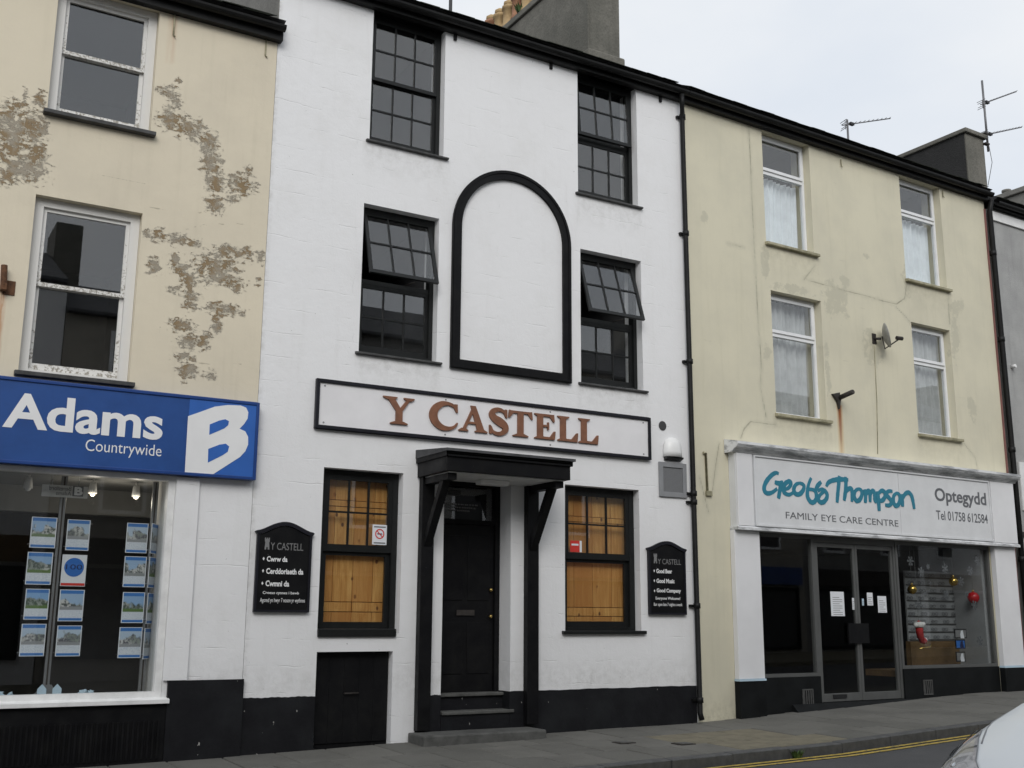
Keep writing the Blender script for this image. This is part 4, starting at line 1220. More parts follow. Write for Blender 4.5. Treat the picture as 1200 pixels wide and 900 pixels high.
# ------------------------------------------------------------------ pub name sign
ps = Thing('pub_sign', 'long white framed sign board with raised copper letters Y CASTELL', 'sign', (7.12, -.02, 3.72))
SX0, SX1, SZ0, SZ1 = 4.585, 9.655, 3.722, 4.335
ps.part('board', B(SX0 + .02, SX1 - .02, -.035, -.006, SZ0 + .02, SZ1 - .02), 'sign_white')
ps.part('sign_frame', frame_boxes(MB(), SX0, SX1, SZ0, SZ1, -.06, -.005, .045), 'sign_frame_black', bevel=.006)
for x in (4.70, 6.35, 7.95, 9.53):
    for z in (3.80, 4.255):
        ps.part('screw', MB().lathe([(.012, 0), (.012, .004)], (x, -.0395, z), 8, 'y'), 'vent_grey')
H0, H1 = 3.868, 4.212
HH = H1 - H0
class Let:
    def __init__(s):
        s.mb, s.k = MB(), 0
    def poly(s, pts):
        s.k += 1
        s.mb.prism(pts, -.058 - s.k * .0006, -.0352)
        return s
    def stroke(s, pts, wd):
        s.k += 1
        s.mb.ribbon(pts, wd, -.058 - s.k * .0006, -.0352, drift=.00003)
        return s
    def serif(s, xa, xb, z, up, h=.030, tip=.014):
        """bracketed slab serif: flat at z, flaring towards the stem"""
        d = 1 if up else -1
        xm0, xm1 = xa + (xb - xa) * .28, xb - (xb - xa) * .28
        return s.poly([(xa, z), (xb, z), (xb, z + d * tip), (xm1, z + d * h * 1.3), (xm0, z + d * h * 1.3), (xa, z + d * tip)])
def spl(pts, n=6):
    o_ = []
    P_ = [pts[0]] + pts + [pts[-1]]
    for i in range(1, len(P_) - 2):
        for k in range(n):
            t = k / n
            a, b, c, d = P_[i - 1], P_[i], P_[i + 1], P_[i + 2]
            o_.append(tuple(.5 * (2 * b[j] + (c[j] - a[j]) * t + (2 * a[j] - 5 * b[j] + 4 * c[j] - d[j]) * t * t + (3 * b[j] - a[j] - 3 * c[j] + d[j]) * t ** 3) for j in range(len(b))))
    o_.append(tuple(pts[-1]))
    return o_
def L_Y(x, w_):
    l = Let(); c = x + w_ * .52; zm = H0 + HH * .48
    l.poly([(x + w_ * .10, H1), (x + w_ * .33, H1), (c + .045, zm), (c + .045, zm - .02), (c - .045, zm - .02), (c - .045, zm)])
    l.poly([(x + w_ * .80, H1), (x + w_ * .91, H1), (c + .046, zm + .005), (c + .005, zm + .03)])
    l.poly([(c - .046, H0), (c + .046, H0), (c + .046, zm), (c - .046, zm)])
    l.serif(x, x + w_ * .45, H1, False); l.serif(x + w_ * .66, x + w_, H1, False); l.serif(c - .12, c + .12, H0, True)
    return l
def arc_letter(pts, scale_w, x, w_):
    P_ = spl([(x + w_ * a, H0 + HH * b, c * scale_w) for a, b, c in pts])
    return [(p[0], p[1]) for p in P_], [p[2] for p in P_]
def L_C(x, w_):
    l = Let()
    p, q = arc_letter([(.93, .76, .035), (.84, .90, .04), (.62, .975, .045), (.38, .93, .075), (.17, .74, .10), (.10, .48, .115), (.19, .23, .10), (.40, .06, .075), (.66, .03, .05), (.87, .12, .035), (.98, .27, .02)], 1.0, x, w_)
    l.stroke(p, q)
    l.poly([(x + w_ * .86, H0 + HH * .98), (x + w_ * .97, H0 + HH * .98), (x + w_ * .985, H0 + HH * .66), (x + w_ * .93, H0 + HH * .66), (x + w_ * .86, H0 + HH * .80)])
    return l
def L_A(x, w_):
    l = Let(); ap = x + w_ * .50
    l.poly([(ap - .035, H1), (ap + .04, H1), (x + w_ * .95, H0), (x + w_ * .68, H0)])
    l.poly([(ap - .012, H1 - .035), (ap + .012, H1 - .07), (x + w_ * .22, H0), (x + w_ * .11, H0)])
    l.poly([(x + w_ * .30, H0 + HH * .30), (x + w_ * .70, H0 + HH * .30), (x + w_ * .67, H0 + HH * .38), (x + w_ * .34, H0 + HH * .38)])
    l.serif(x, x + w_ * .34, H0, True); l.serif(x + w_ * .58, x + w_ * 1.03, H0, True)
    return l
def L_S(x, w_):
    l = Let()
    p, q = arc_letter([(.88, .72, .03), (.80, .88, .04), (.55, .97, .05), (.27, .91, .07), (.17, .75, .09), (.30, .61, .10), (.55, .50, .115), (.80, .37, .10), (.86, .21, .085), (.70, .07, .06), (.45, .025, .05), (.20, .10, .04), (.10, .28, .03)], 1.0, x, w_)
    l.stroke(p, q)
    l.poly([(x + w_ * .83, H0 + HH * 1.0), (x + w_ * .94, H0 + HH * .99), (x + w_ * .945, H0 + HH * .66), (x + w_ * .88, H0 + HH * .66), (x + w_ * .80, H0 + HH * .86)])
    l.poly([(x + w_ * .04, H0 + HH * .01), (x + w_ * .14, H0), (x + w_ * .20, H0 + HH * .13), (x + w_ * .10, H0 + HH * .34), (x + w_ * .03, H0 + HH * .34)])
    return l
def L_T(x, w_):
    l = Let(); c = x + w_ * .5
    l.poly([(c - .046, H0), (c + .046, H0), (c + .046, H1), (c - .046, H1)])
    l.poly([(x + w_ * .04, H1), (x + w_ * .96, H1), (x + w_ * .94, H1 - .032), (x + w_ * .06, H1 - .032)])
    l.poly([(x + w_ * .03, H1 + .006), (x + w_ * .12, H1), (x + w_ * .20, H1 - .034), (x + w_ * .05, H1 - .10), (x, H1 - .10)])
    l.poly([(x + w_ * .97, H1 + .006), (x + w_ * .88, H1), (x + w_ * .80, H1 - .034), (x + w_ * .95, H1 - .10), (x + w_, H1 - .10)])
    l.serif(c - .12, c + .12, H0, True)
    return l
def stem(l, x):
    l.poly([(x + .045, H0), (x + .137, H0), (x + .137, H1), (x + .045, H1)])
def L_E(x, w_):
    l = Let(); stem(l, x)
    l.serif(x, x + .19, H1, False); l.serif(x, x + .19, H0, True)
    l.poly([(x + .13, H1), (x + w_ * .93, H1), (x + w_ * .91, H1 - .032), (x + .13, H1 - .032)])
    l.poly([(x + .13, H0), (x + w_ * .96, H0), (x + w_ * .94, H0 + .034), (x + .13, H0 + .034)])
    l.poly([(x + .13, H0 + HH * .49), (x + w_ * .66, H0 + HH * .49), (x + w_ * .66, H0 + HH * .57), (x + .13, H0 + HH * .57)])
    l.poly([(x + w_ * .62, H0 + HH * .38), (x + w_ * .69, H0 + HH * .38), (x + w_ * .69, H0 + HH * .68), (x + w_ * .62, H0 + HH * .68)])
    l.poly([(x + w_ * .72, H1 - .03), (x + w_ * .93, H1 + .003), (x + w_ * .96, H1 - .10), (x + w_ * .90, H1 - .10)])
    l.poly([(x + w_ * .74, H0 + .032), (x + w_ * .96, H0 - .003), (x + w_ * 1.0, H0 + .115), (x + w_ * .93, H0 + .115)])
    return l
def L_L(x, w_):
    l = Let(); stem(l, x)
    l.serif(x, x + .19, H1, False); l.serif(x, x + .19, H0, True)
    l.poly([(x + .13, H0), (x + w_ * .96, H0), (x + w_ * .94, H0 + .034), (x + .13, H0 + .034)])
    l.poly([(x + w_ * .68, H0 + .032), (x + w_ * .96, H0 - .003), (x + w_ * 1.0, H0 + .125), (x + w_ * .92, H0 + .125)])
    return l
cl = crop(pw, 430, 455, 4.138, -.05)
def xr(a, b, z=150):
    p, q = cl(a, z)[0], cl(b, z)[0]
    return p, q - p
for fn, a, b, z in ((L_Y, 78, 230, 60), (L_C, 308, 442, 130), (L_A, 445, 580, 150), (L_S, 590, 685, 160), (L_T, 686, 803, 130), (L_E, 812, 913, 200), (L_L, 924, 1023, 210), (L_L, 1026, 1122, 220)):
    x, w_ = xr(a, b, z)
    ps.part('letter', fn(x, w_).mb, 'copper_letter')

# ------------------------------------------------------------------ small arched notice boards
def board(x0, x1, z0, zsh, ztop, lines, label):
    t = Thing('notice_board', label, 'sign', ((x0 + x1) / 2, -.02, z0), group='arched notice boards beside the pub windows')
    n = 16
    xm, hw = (x0 + x1) / 2, (x1 - x0) / 2
    arc = []
    for k in range(n + 1):
        u_ = -1 + 2 * k / n
        arc.append((xm + hw * u_ * .97, zsh + .02 + (ztop - zsh - .02) * (math.cos(u_ * math.pi) * .5 + .5) ** .8))
    t.part('board', MB().prism([(x0 + .02, z0)] + [(x1 - .02, z0)] + [(min(max(p[0], x0 + .02), x1 - .02), p[1] - .03) for p in arc[::-1]], -.04, -.005), 'black_paint')
    mb = MB()
    mb.ribbon([(x0, zsh + .012)] + arc + [(x1, zsh + .012)], .045, -.055, -.0055)
    t.part('top_moulding', mb, 'sign_frame_black')
    t.part('side_moulding', MB().box(x0 + .012, x0 + .04, -.05, -.0055, z0 - .005, zsh).box(x1 - .04, x1 - .012, -.05, -.0055, z0 - .005, zsh).box(x0 + .04, x1 - .04, -.05, -.0055, z0 - .005, z0 + .02), 'sign_frame_black')
    W_ = x1 - x0
    Hh = zsh - z0
    for (s_, a, b, c, d, mm, bo) in lines:
        t.part('lettering', text(s_, x0 + W_ * a, x0 + W_ * b, z0 + Hh * c, z0 + Hh * d, -.0435, .002, bold=bo), mm)
    # little castle tower emblem
    a, c, e = x0 + W_ * .15, z0 + Hh * .80, .95
    tw, thh = W_ * .085, Hh * .155
    tower = [(a, c), (a + tw * .35, c), (a + tw * .35, c + thh * .2), (a + tw * .65, c + thh * .2), (a + tw * .65, c), (a + tw, c), (a + tw * .9, c + thh * .6), (a + tw, c + thh * .7), (a + tw, c + thh), (a + tw * .75, c + thh), (a + tw * .75, c + thh * .88), (a + tw * .6, c + thh * .88), (a + tw * .6, c + thh), (a + tw * .4, c + thh), (a + tw * .4, c + thh * .88), (a + tw * .25, c + thh * .88), (a + tw * .25, c + thh), (a, c + thh), (a, c + thh * .7), (a + tw * .1, c + thh * .6)]
    t.part('tower_emblem', MB().prism(tower, -.0435, -.0405), 'vinyl_dim')
    for s_ in (l for l in lines if l[5] == 'vinyl_white' and l[6] > .02):
        zc = z0 + Hh * (s_[3] + s_[4]) / 2; xx = x0 + W_ * (s_[1] - .055)
        t.part('bullet', MB().prism([(xx - .012, zc), (xx, zc - .02), (xx + .012, zc), (xx, zc + .02)], -.0435, -.0405), 'vinyl_white')
    return t
board(3.945, 4.63, 1.555, 2.43, 2.56, [
    ('Y CASTELL', .255, .83, .80, .895, 'vinyl_dim', 0), ('Cwrw da', .20, .56, .645, .715, 'vinyl_white', .03), ('Cerddoriaeth da', .20, .85, .485, .56, 'vinyl_white', .03),
    ('Cwmni da', .20, .61, .325, .40, 'vinyl_white', .03), ('Croeso cynnes i bawb', .16, .79, .215, .262, 'vinyl_white', .01), ('Agored yn hwyr 7 noson yr wythnos', .12, .90, .105, .175, 'vinyl_white', .0)],
    'black arched notice board in Welsh left of the boarded window')
board(9.565, 10.245, 1.565, 2.44, 2.56, [
    ('Y CASTELL', .255, .86, .79, .875, 'vinyl_dim', 0), ('Good Beer', .21, .62, .645, .715, 'vinyl_white', .03), ('Good Music', .21, .68, .49, .56, 'vinyl_white', .03),
    ('Good Company', .21, .84, .325, .405, 'vinyl_white', .03), ('Everyone Welcome!', .18, .82, .215, .275, 'vinyl_white', .01), ('Bar open late 7 nights a week', .13, .87, .115, .18, 'vinyl_white', .0)],
    'black arched notice board in English beside the downpipe')
# alarm box and window stickers
x, z = pw(787, 528)
t = Thing('alarm_box', 'white rounded alarm box above the grey wall vent', 'alarm box', (x, -.02, 3.74))
dome = MB().lathe([(1, -.001), (1, .07), (.975, .13), (.90, .19), (.74, .24), (.45, .275), (.02, .288)], (0, 0, 0), 24)
dome.v = [(x + q[0] * .165, min(-.006 + q[1] * .115, -.005), 3.80 + q[2]) for q in dome.v]
t.part('cover', dome, 'plastic_white')
t.part('base', MB().prism_x([(-.085, 3.775), (-.09, 3.798), (-.006, 3.798), (-.006, 3.745)], x - .15, x + .15), 'car_black')
cg = crop(pw, 365, 545, 4.286, .145)
a, b = cg(308, 298), cg(378, 402)
t = Thing('no_smoking_notice', 'white notice with red no smoking ring in boarded window', 'notice', (a[0], .145, b[1]), mb=B(a[0], b[0], .1475, .1495, b[1], a[1]), m_='paper_white')
xc_, zc_ = (a[0] + b[0]) / 2, (a[1] + b[1]) / 2 + .01
r_ = .055
ring = [(xc_ + r_ * math.cos(k * math.pi / 12), zc_ + r_ * math.sin(k * math.pi / 12)) for k in range(25)]
t.part('ring', MB().ribbon(ring, .014, .1455, .1474), 'print_red')
t.part('cigarette', B(xc_ - .032, xc_ + .032, .1458, .1474, zc_ - .007, zc_ + .007), 'print_dark')
t.part('slash', MB().ribbon([(xc_ - .037, zc_ + .037), (xc_ + .037, zc_ - .037)], .012, .1448, .1457), 'print_red')
t.part('print_line', MB().box(a[0] + .02, b[0] - .02, .146, .1474, b[1] + .015, b[1] + .03).box(a[0] + .02, b[0] - .02, .146, .1474, a[1] - .035, a[1] - .02), 'vinyl_grey')
cg = crop(pw, 655, 565, 4.867, .145)
a, b = cg(65, 332), cg(131, 400)
t = Thing('red_sticker', 'red and white sticker in the boarded window nearer the downpipe', 'sticker', (a[0], .145, b[1]), mb=B(a[0], b[0] - .035, .1475, .1495, b[1], a[1]), m_='print_red')
t.part('white_strip', B(b[0] - .0345, b[0], .1475, .1495, b[1], a[1]), 'paper_white')
t.part('white_print', MB().box(a[0] + .02, b[0] - .055, .146, .1474, (a[1] + b[1]) / 2 + .01, (a[1] + b[1]) / 2 + .035), 'paper_white')
x, z = pw(460, 404, .5)
Thing('teal_bowl', 'pale teal rounded vessel behind lower panes left of the blind arch', 'vessel', (x, .6, 4.76), mb=MB().lathe([(.19, 0), (.185, .04), (.15, .10), (.09, .14), (.02, .155)], (x, .6, 4.762), 18), m_='teal_glaze')
wh.part('window_board', B(ML[0], ML[1], .43, .85, 4.70, 4.76), 'plaster_white')

# ================================================================== YELLOW-CREAM HOUSE, optician below
eh = Thing('terraced_house', 'yellowish cracked rendered house above the white optician shopfront', 'house', (3.8, 0, .2), FE)
EX1 = 7.66
eUL, eUR = (1.735, 2.85, 7.50, 9.45), (5.18, 6.33, 7.47, 9.45)
eML, eMR = (1.79, 2.94, 4.68, 6.69), (5.23, 6.31, 4.68, 6.68)
cks = cracks([[(877, 148), (880, 200), (884, 290), (886, 330), (889, 380), (892, 425), (891, 455), (898, 490)], [(868, 514), (872, 503), (880, 494), (893, 496), (909, 498)],
              [(942, 327), (965, 334), (1000, 343), (1050, 357), (1060, 350), (1063, 332)], [(1050, 360), (1062, 372), (1068, 380)], [(1127, 516), (1133, 524), (1138, 530), (1143, 537), (1145, 548)],
              [(843, 520), (839, 545), (835, 575)], [(942, 328), (955, 312)], [(1111, 342), (1113, 380)], [(852, 285), (872, 290)], [(820, 560), (830, 600)]], pe)
stn = blobs([(980, 352, 18, 26), (930, 340, 30, 7), (896, 308, 6, 28), (899, 412, 6, 13), (1119, 398, 6, 35), (1122, 360, 10, 12), (1015, 300, 8, 4), (970, 430, 4, 40), (1062, 330, 6, 20), (1023, 410, 12, 30), (825, 255, 5, 10), (1140, 480, 6, 20), (990, 330, 8, 10)], pe)
eru = streaks([(983.5, 475, 530, 4.2)], pe)
def egrime(X, Z):
    gz = np.clip(1 - np.abs(X - .01) / 0.06, 0, 1) * .7
    gz = np.maximum(gz, np.clip(1 - np.abs(Z - 9.45) / .18, 0, 1) * .5)
    for h in (eUL, eUR, eML, eMR):
        gz = np.maximum(gz, np.clip(1 - (h[2] - .06 - Z) / 0.6, 0, 1) * (Z < h[2]) * ((X > h[0] - .06) & (X < h[1] + .10)) * 0.45)
    return np.maximum(gz, np.clip(1 - np.abs(Z - .15) / .35, 0, 1) * .8)
facade(eh, 'wall', 0.003, EX1, -.35, 9.46, [eUL, eUR, eML, eMR, (1.23, 6.95, -.3, 2.82)], 'cracked_cream', attrs={'crack': cks, 'stain': stn, 'rust': eru, 'grime': egrime}, step=.025)
shell(eh, .003, EX1, 9.46, 'flank_render', 'flank_render')
eave(eh, 0.0, EX1 + .05, 9.52, fh=.165)
for h, px, py in ((0, 985, 190), (1, 1104, 226)):
    x, z = pe(px, py)
    eh.part('gutter_bracket', MB().tube([(x, -.015, z + .05), (x, -.015, z - .08), (x + .015, -.03, z - .10)], .010, 6), 'cream_sill')
def upvc(h, cm, full=True):
    x0, x1, z0, z1 = h
    y0 = .14
    wn = eh.part('window', frame_boxes(MB(), x0 + .003, x1 - .003, z0 + .002, z1 - .002, y0, y0 + .07, .05, .05, .05), 'white_upvc', bevel=.006)
    zm = z0 + (z1 - z0) * .66
    eh.part('transom_bar', B(x0 + .053, x1 - .053, y0 + .002, y0 + .068, zm - .03, zm + .03), 'white_upvc', wn)
    sash(eh, wn, 'top_light', x0 + .055, x1 - .055, zm + .031, z1 - .055, y0 - .02, 1, 1, 'white_upvc', st=.05)
    eh.part('pane', B(x0 + .054, x1 - .054, y0 + .03, y0 + .036, z0 + .054, zm - .031), 'window_glass', wn)
    sill(eh, wn, x0 - .03, x1 + .07, z0, 'cream_sill', proj=.07, h=.07)
    room(eh, x0 - .08, x1 + .08, z0 - .3, z1 + .03, .43, 2.2)
    # gathered net curtains, two drops
    for k, (a, b) in enumerate(((x0 + .02, (x0 + x1) / 2 + .03), ((x0 + x1) / 2 - .03, x1 - .02))):
        n = 60
        rr = random.Random(int(x0 * 100 + z0 * 10) + k)
        ph = [rr.uniform(0, 6) for _ in range(4)]
        v, f = [], []
        lv = 7
        for i in range(n + 1):
            u_ = i / n
            for j in range(lv):
                q = j / (lv - 1)
                flare = 1.0
                xx = a + (b - a) * (u_ * flare + (0 if k == 0 else 1 - flare))
                yy = .30 + k * .035 + .030 * math.sin(u_ * 30 + ph[0] + .6 * math.sin(q * 3 + ph[1])) + .012 * math.sin(u_ * 17 + ph[2] + q)
                zt_ = z1 - .06 if full else zm - .02
                v.append((xx, yy, zt_ - (zt_ - z0 - .02) * q))
        for i in range(n):
            for j in range(lv - 1):
                f.append((i * lv + j, i * lv + j + 1, (i + 1) * lv + j + 1, (i + 1) * lv + j))
        eh.part('net_curtain', MB().add(v, f, True), cm, wn)
upvc(eUL, 'net_curtain', False); upvc(eUR, 'net_curtain', False); upvc(eML, 'curtain'); upvc(eMR, 'curtain')
# wall conduit, dish cable, broken sign iron
a, b = pe(826, 531), pe(828, 577)
eh.part('conduit', MB().tube([(a[0] - .05, -.02, a[1]), (a[0], -.02, a[1]), (a[0] + .01, -.02, b[1]), (b[0] + .06, -.025, b[1])], .02, 6).box(b[0] - .03, b[0] + .08, -.04, -.004, b[1] - .05, b[1] + .02), 'cream_sill')
a, b, c = pe(1024, 405), pe(1027, 470), pe(1028, 532)
eh.part('cable', MB().tube([(a[0], -.012, a[1]), (b[0], -.012, b[1]), (c[0], -.012, c[1])], .006, 5), 'cream_sill')
a = pe(981, 470)
eh.part('sign_iron', MB().prism([(a[0] - .14, a[1] + .10), (a[0] + .02, a[1] + .14), (a[0] + .04, a[1] + .02), (a[0] + .0, a[1] - .14), (a[0] - .03, a[1] - .02)], -.05, -.004).tube([(a[0] + .02, -.03, a[1] + .05), (a[0] + .0, -.34, a[1] + .10)], .04, 6), 'dark_iron')
# right-hand downpipe with pinkish sealant edge
e1, e2 = pe(1159, 240), pe(1196, 760)
dp = eh.part('downpipe', MB().tube([(7.70, -.15, 9.46), (7.72, -.08, 9.25), (7.78, -.07, 4.2), (7.78, -.07, .38)], .05, 10), 'black_gutter')
for z in (8.4, 6.7, 4.6, 2.6, .9):
    eh.part('pipe_collar', MB().lathe([(.05, -.05), (.064, -.045), (.064, .045), (.05, .05)], (7.775 - max(0, z - 4.2) * .012, -.07, z), 12), 'black_gutter', dp)
eh.part('sealant_strip', B(7.64, 7.665, -.03, -.005, .3, 9.3), 'buff_mastic')
# ---- shopfront
FY = -.16
sf = eh.part('fascia_box', B(.735, 7.56, FY + .02, -.005, 2.86, 3.95), 'fascia_white')
corn = [(-.30, 4.06), (-.30, 4.10), (-.005, 4.16), (-.005, 3.95), (FY - .01, 3.952), (-.20, 3.99), (-.27, 4.02)]
eh.part('cornice', MB().prism_x(corn, .66, 7.62), 'worn_white_lead', sf)
eh.part('fascia_lip', MB().prism_x([(FY - .03, 2.80), (FY - .03, 2.84), (FY, 2.859), (-.005, 2.859), (-.005, 2.80)], .72, 7.58), 'worn_white_lead', sf)
cF = crop(pe, 0, 0, 1.0, FY)
for (a, b) in ((.745, cF(883, 580)[0] - .012), (cF(1162, 600)[0] + .012, 7.55)):
    eh.part('pilaster_head', B(a, b, FY - .012, FY + .02, 2.862, 3.945), 'pilaster_white', sf, bevel=.006)
# optician's sign panels
xa, xm, xz = cF(884, 580)[0], cF(1055, 600)[0], cF(1161, 600)[0]
os_ = Thing('shop_sign', 'white optician fascia lettered Geoff Thompson with teal brush script', 'sign', (4.1, FY, 2.88), FE)
for (a, b) in ((xa + .03, xm - .004), (xm + .004, xz - .03)):
    os_.part('panel', B(a, b, FY, FY + .0195, 2.90, 3.905), 'fascia_white')
os_.part('sign_trim', frame_boxes(MB(), xa, xz, 2.868, 3.94, FY - .02, FY + .0198, .028), 'fascia_white', bevel=.005)
c7 = crop(pe, 880, 540, 6.0, FY - .004)
brush = [[(196, 92), (178, 84), (150, 98), (118, 132), (97, 172), (95, 208), (115, 228), (150, 222), (185, 196)], [(168, 150), (195, 158), (228, 152)], [(212, 152), (205, 200), (194, 266)],
         [(224, 206), (262, 192), (282, 164), (270, 145), (244, 158), (228, 192), (236, 224), (268, 238), (300, 222)], [(345, 156), (318, 166), (302, 198), (312, 230), (342, 234), (368, 206), (372, 172), (345, 156)],
         [(424, 120), (408, 160), (398, 210), (400, 256), (420, 288), (444, 290), (460, 264), (458, 226), (440, 204), (404, 200)], [(494, 148), (468, 178), (456, 210)], [(470, 212), (500, 200), (528, 220), (536, 252), (518, 284), (492, 292), (474, 272), (486, 240), (520, 212)],
         [(530, 180), (548, 150), (590, 134), (640, 130), (684, 134)], [(622, 106), (618, 160), (612, 220), (606, 294)],
         [(664, 112), (668, 160), (664, 220), (656, 280)], [(662, 230), (682, 200), (704, 196), (712, 224), (710, 288)], [(756, 196), (734, 212), (726, 248), (740, 280), (764, 274), (780, 240), (776, 208), (756, 196)],
         [(798, 200), (806, 246), (804, 296)], [(806, 246), (822, 212), (836, 226), (838, 290)], [(838, 244), (852, 212), (868, 224), (872, 276), (884, 290)],
         [(890, 214), (896, 270), (902, 352)], [(892, 236), (918, 210), (940, 222), (942, 254), (920, 280), (896, 272)], [(994, 214), (966, 214), (952, 236), (972, 262), (990, 288), (974, 312), (944, 310)],
         [(1024, 226), (1004, 248), (1002, 288), (1018, 316), (1040, 302), (1048, 264), (1040, 236), (1024, 226)], [(1058, 234), (1064, 280), (1066, 322)], [(1064, 272), (1082, 236), (1106, 222), (1128, 244), (1140, 290), (1148, 338)]]
rr = random.Random(4)
bm_ = MB()
for k, st_ in enumerate(brush):
    P_ = spl([c7(*q) for q in st_], 5)
    n = len(P_)
    ws = [0.076 * (.62 + .38 * min(1, 3.2 * min((i + 1) / n, (n - i + .5) / n))) * rr.uniform(.94, 1.06) for i in range(n)]
    bm_.ribbon(P_, ws, FY - .004 - k * .0003, FY - .0002, drift=.00002)
os_.part('script_lettering', bm_, 'vinyl_teal')
a, b = c7(246, 382), c7(1036, 430)
for q in words(text('FAMILY EYE CARE CENTRE', a[0], b[0], c7(640, 434)[1], c7(640, 388)[1], FY - .003, .0025, bold=.0), 4):
    os_.part('lettering', q, 'vinyl_grey')
c8 = crop(pe, 1000, 510, 5.625, FY - .004)
os_.part('lettering', text('Optegydd', c8(538, 400)[0], c8(876, 430)[0], c8(700, 472)[1], c8(700, 362)[1], FY - .003, .0025, bold=.022), 'vinyl_grey')
os_.part('lettering', text('Tel 01758 612584', c8(548, 530)[0], c8(886, 550)[0], c8(700, 568)[1], c8(700, 507)[1], FY - .003, .0025, bold=.008), 'vinyl_grey')
# pilasters
for (a, b, zb) in ((.715, 1.225, .66), (6.955, 7.545, .74)):
    p_ = eh.part('pilaster', B(a, b, -.10, -.004, zb, 2.798), 'pilaster_white', bevel=.006)
    eh.part('pilaster_base', B(a - .01, b + .01, -.115, -.004, zb - .03, zb - .001), 'paper_blue', p_)
    eh.part('pilaster_plinth', B(a - .005, b + .005, -.108, -.004, -.35, zb - .031), 'riser_slate', p_)
DX0, DX1 = 2.50, 4.43
for (a, b, zb) in ((1.232, DX0 - .002, .66), (DX1 + .002, 6.948, .73)):
    rs_ = eh.part('stallriser', B(a, b, .0, .12, -.35, zb), 'riser_slate')
    xx = b - .42 if a < 2 else a + .45
    vg = eh.part('air_brick', frame_boxes(MB(), xx, xx + .23, zb - .42, zb - .18, -.012, -.0005, .02), 'air_grey', rs_)
    for k in range(4):
        eh.part('slat', B(xx + .03 + k * .047, xx + .05 + k * .047, -.008, -.0006, zb - .40, zb - .20), 'air_grey', rs_)
    sw = eh.part('shop_window', frame_boxes(MB(), a, b, zb + .001, 2.80, .02, .10, .05, .05, .06), 'aluminium')
    eh.part('pane', B(a + .051, b - .051, .055, .062, zb + .052, 2.739), 'shop_glass', sw)
df = eh.part('door_frame', MB().box(DX0, DX0 + .05, .03, .12, .27, 2.80).box(DX1 - .05, DX1, .03, .12, .27, 2.80).box(DX0 + .05, DX1 - .05, .03, .12, 2.70, 2.80), 'aluminium')
eh.part('threshold', MB().prism_x([(-.22, .06), (-.02, .262), (.12, .268), (.12, -.3), (-.22, -.3)], DX0 - .65, DX1 + .9), 'riser_slate')
dm = (DX0 + DX1) / 2
for k, (a, b) in enumerate(((DX0 + .052, dm - .004), (dm + .004, DX1 - .052))):
    d_ = eh.part('shop_door', frame_boxes(MB(), a, b, .272, 2.698, .045, .09, .05, .12, .07), 'aluminium', bevel=.004)
    eh.part('pane', B(a + .051, b - .051, .064, .070, .393, 2.627), 'shop_glass', d_)
    if k == 0:
        eh.part('letter_box', B(b - .05 - .62, b - .05 - .32, .03, .0445, .32, .375), 'car_black', d_)
q0, q1 = crop(pe, 940, 630, 4.5, .03)(240, 452), crop(pe, 940, 630, 4.5, .03)(352, 556)
eh.part('door_box', B(q0[0], q1[0], .012, .0445, q1[1], q0[1]), 'black_paint')
room(eh, .9, 7.3, -.05, 2.9, .43, 4.5, 'shop_room')
eh.part('shop_ceiling', B(.95, 7.25, .43, 4.3, 2.83, 2.87), 'dark_room')
eh.part('window_bed', B(DX1 + .02, 6.93, .125, .80, .60, .70), 'oak_box')
eh.part('window_bed', B(1.25, DX0 - .01, .125, .80, .50, .60), 'oak_box')
eh.part('window_return', B(6.85, 6.945, .13, .90, .70, 2.79), 'dim_panel')
# notices on the doors
cN = crop(pe, 940, 630, 4.5, .06)
for (a, b, lb) in (((148, 284), (226, 414), 'large white notice on the left leaf of the optician door'), ((341, 290), (375, 358), 'narrow white notice left of another on the right door leaf'), ((397, 308), (448, 396), 'white notice at the right of the right optician door leaf'), ((263, 318), (280, 380), 'thin white opening hours card beside the meeting door stiles'), ((315, 322), (327, 358), 'small blue card just right of the meeting door stiles')):
    p, q = cN(*a), cN(*b)
    t = Thing('door_notice', lb, 'notice', (p[0], .06, q[1]), FE, 'paper notices on the optician doors', mb=B(p[0], q[0], .0605, .0625, q[1], p[1]), m_='paper_blue' if 'blue' in lb else 'paper_white')
    n = int((p[1] - q[1]) / .035)
    t.part('print_line', (lambda mb: [mb.box(p[0] + (q[0] - p[0]) * .15, q[0] - (q[0] - p[0]) * (.15 + .2 * (k % 3 == 2)), .0592, .0604, q[1] + .02 + k * .033, q[1] + .028 + k * .033) for k in range(max(1, n - 1))] and mb)(MB()), 'vinyl_dim')
# Christmas things in the right-hand window
cW = crop(pe, 1050, 630, 5.294, .25)
for (px, py, r_, m_, lb) in ((100, 322, .085, 'gold_ball', 'gold bauble hanging near the door side of the optician window'), (356, 272, .085, 'gold_ball', 'gold bauble hanging at the middle of the optician window'), (480, 372, .11, 'red_ball', 'shiny red bauble hanging in the optician window')):
    x, z = cW(px, py)
    t = Thing('bauble', lb, 'bauble', (x, .25, z), FE, 'baubles in the optician window')
    t.part('ball', MB().ball((x, .25, z), r_ * .92, 18, 12), m_)
    t.part('cap', MB().lathe([(.02, 0), (.02, .03), (.008, .035)], (x, .25, z + r_ * .9), 8), 'brass')
    t.part('thread', MB().tube([(x, .25, z + r_), (x, .25, 2.83)], .003, 4), 'vinyl_dim')
flakes = [(90, 145), (155, 212), (305, 192), (462, 208), (505, 140), (212, 280), (405, 272), (180, 350), (310, 355), (140, 418), (487, 420), (520, 640), (438, 350), (200, 180)]
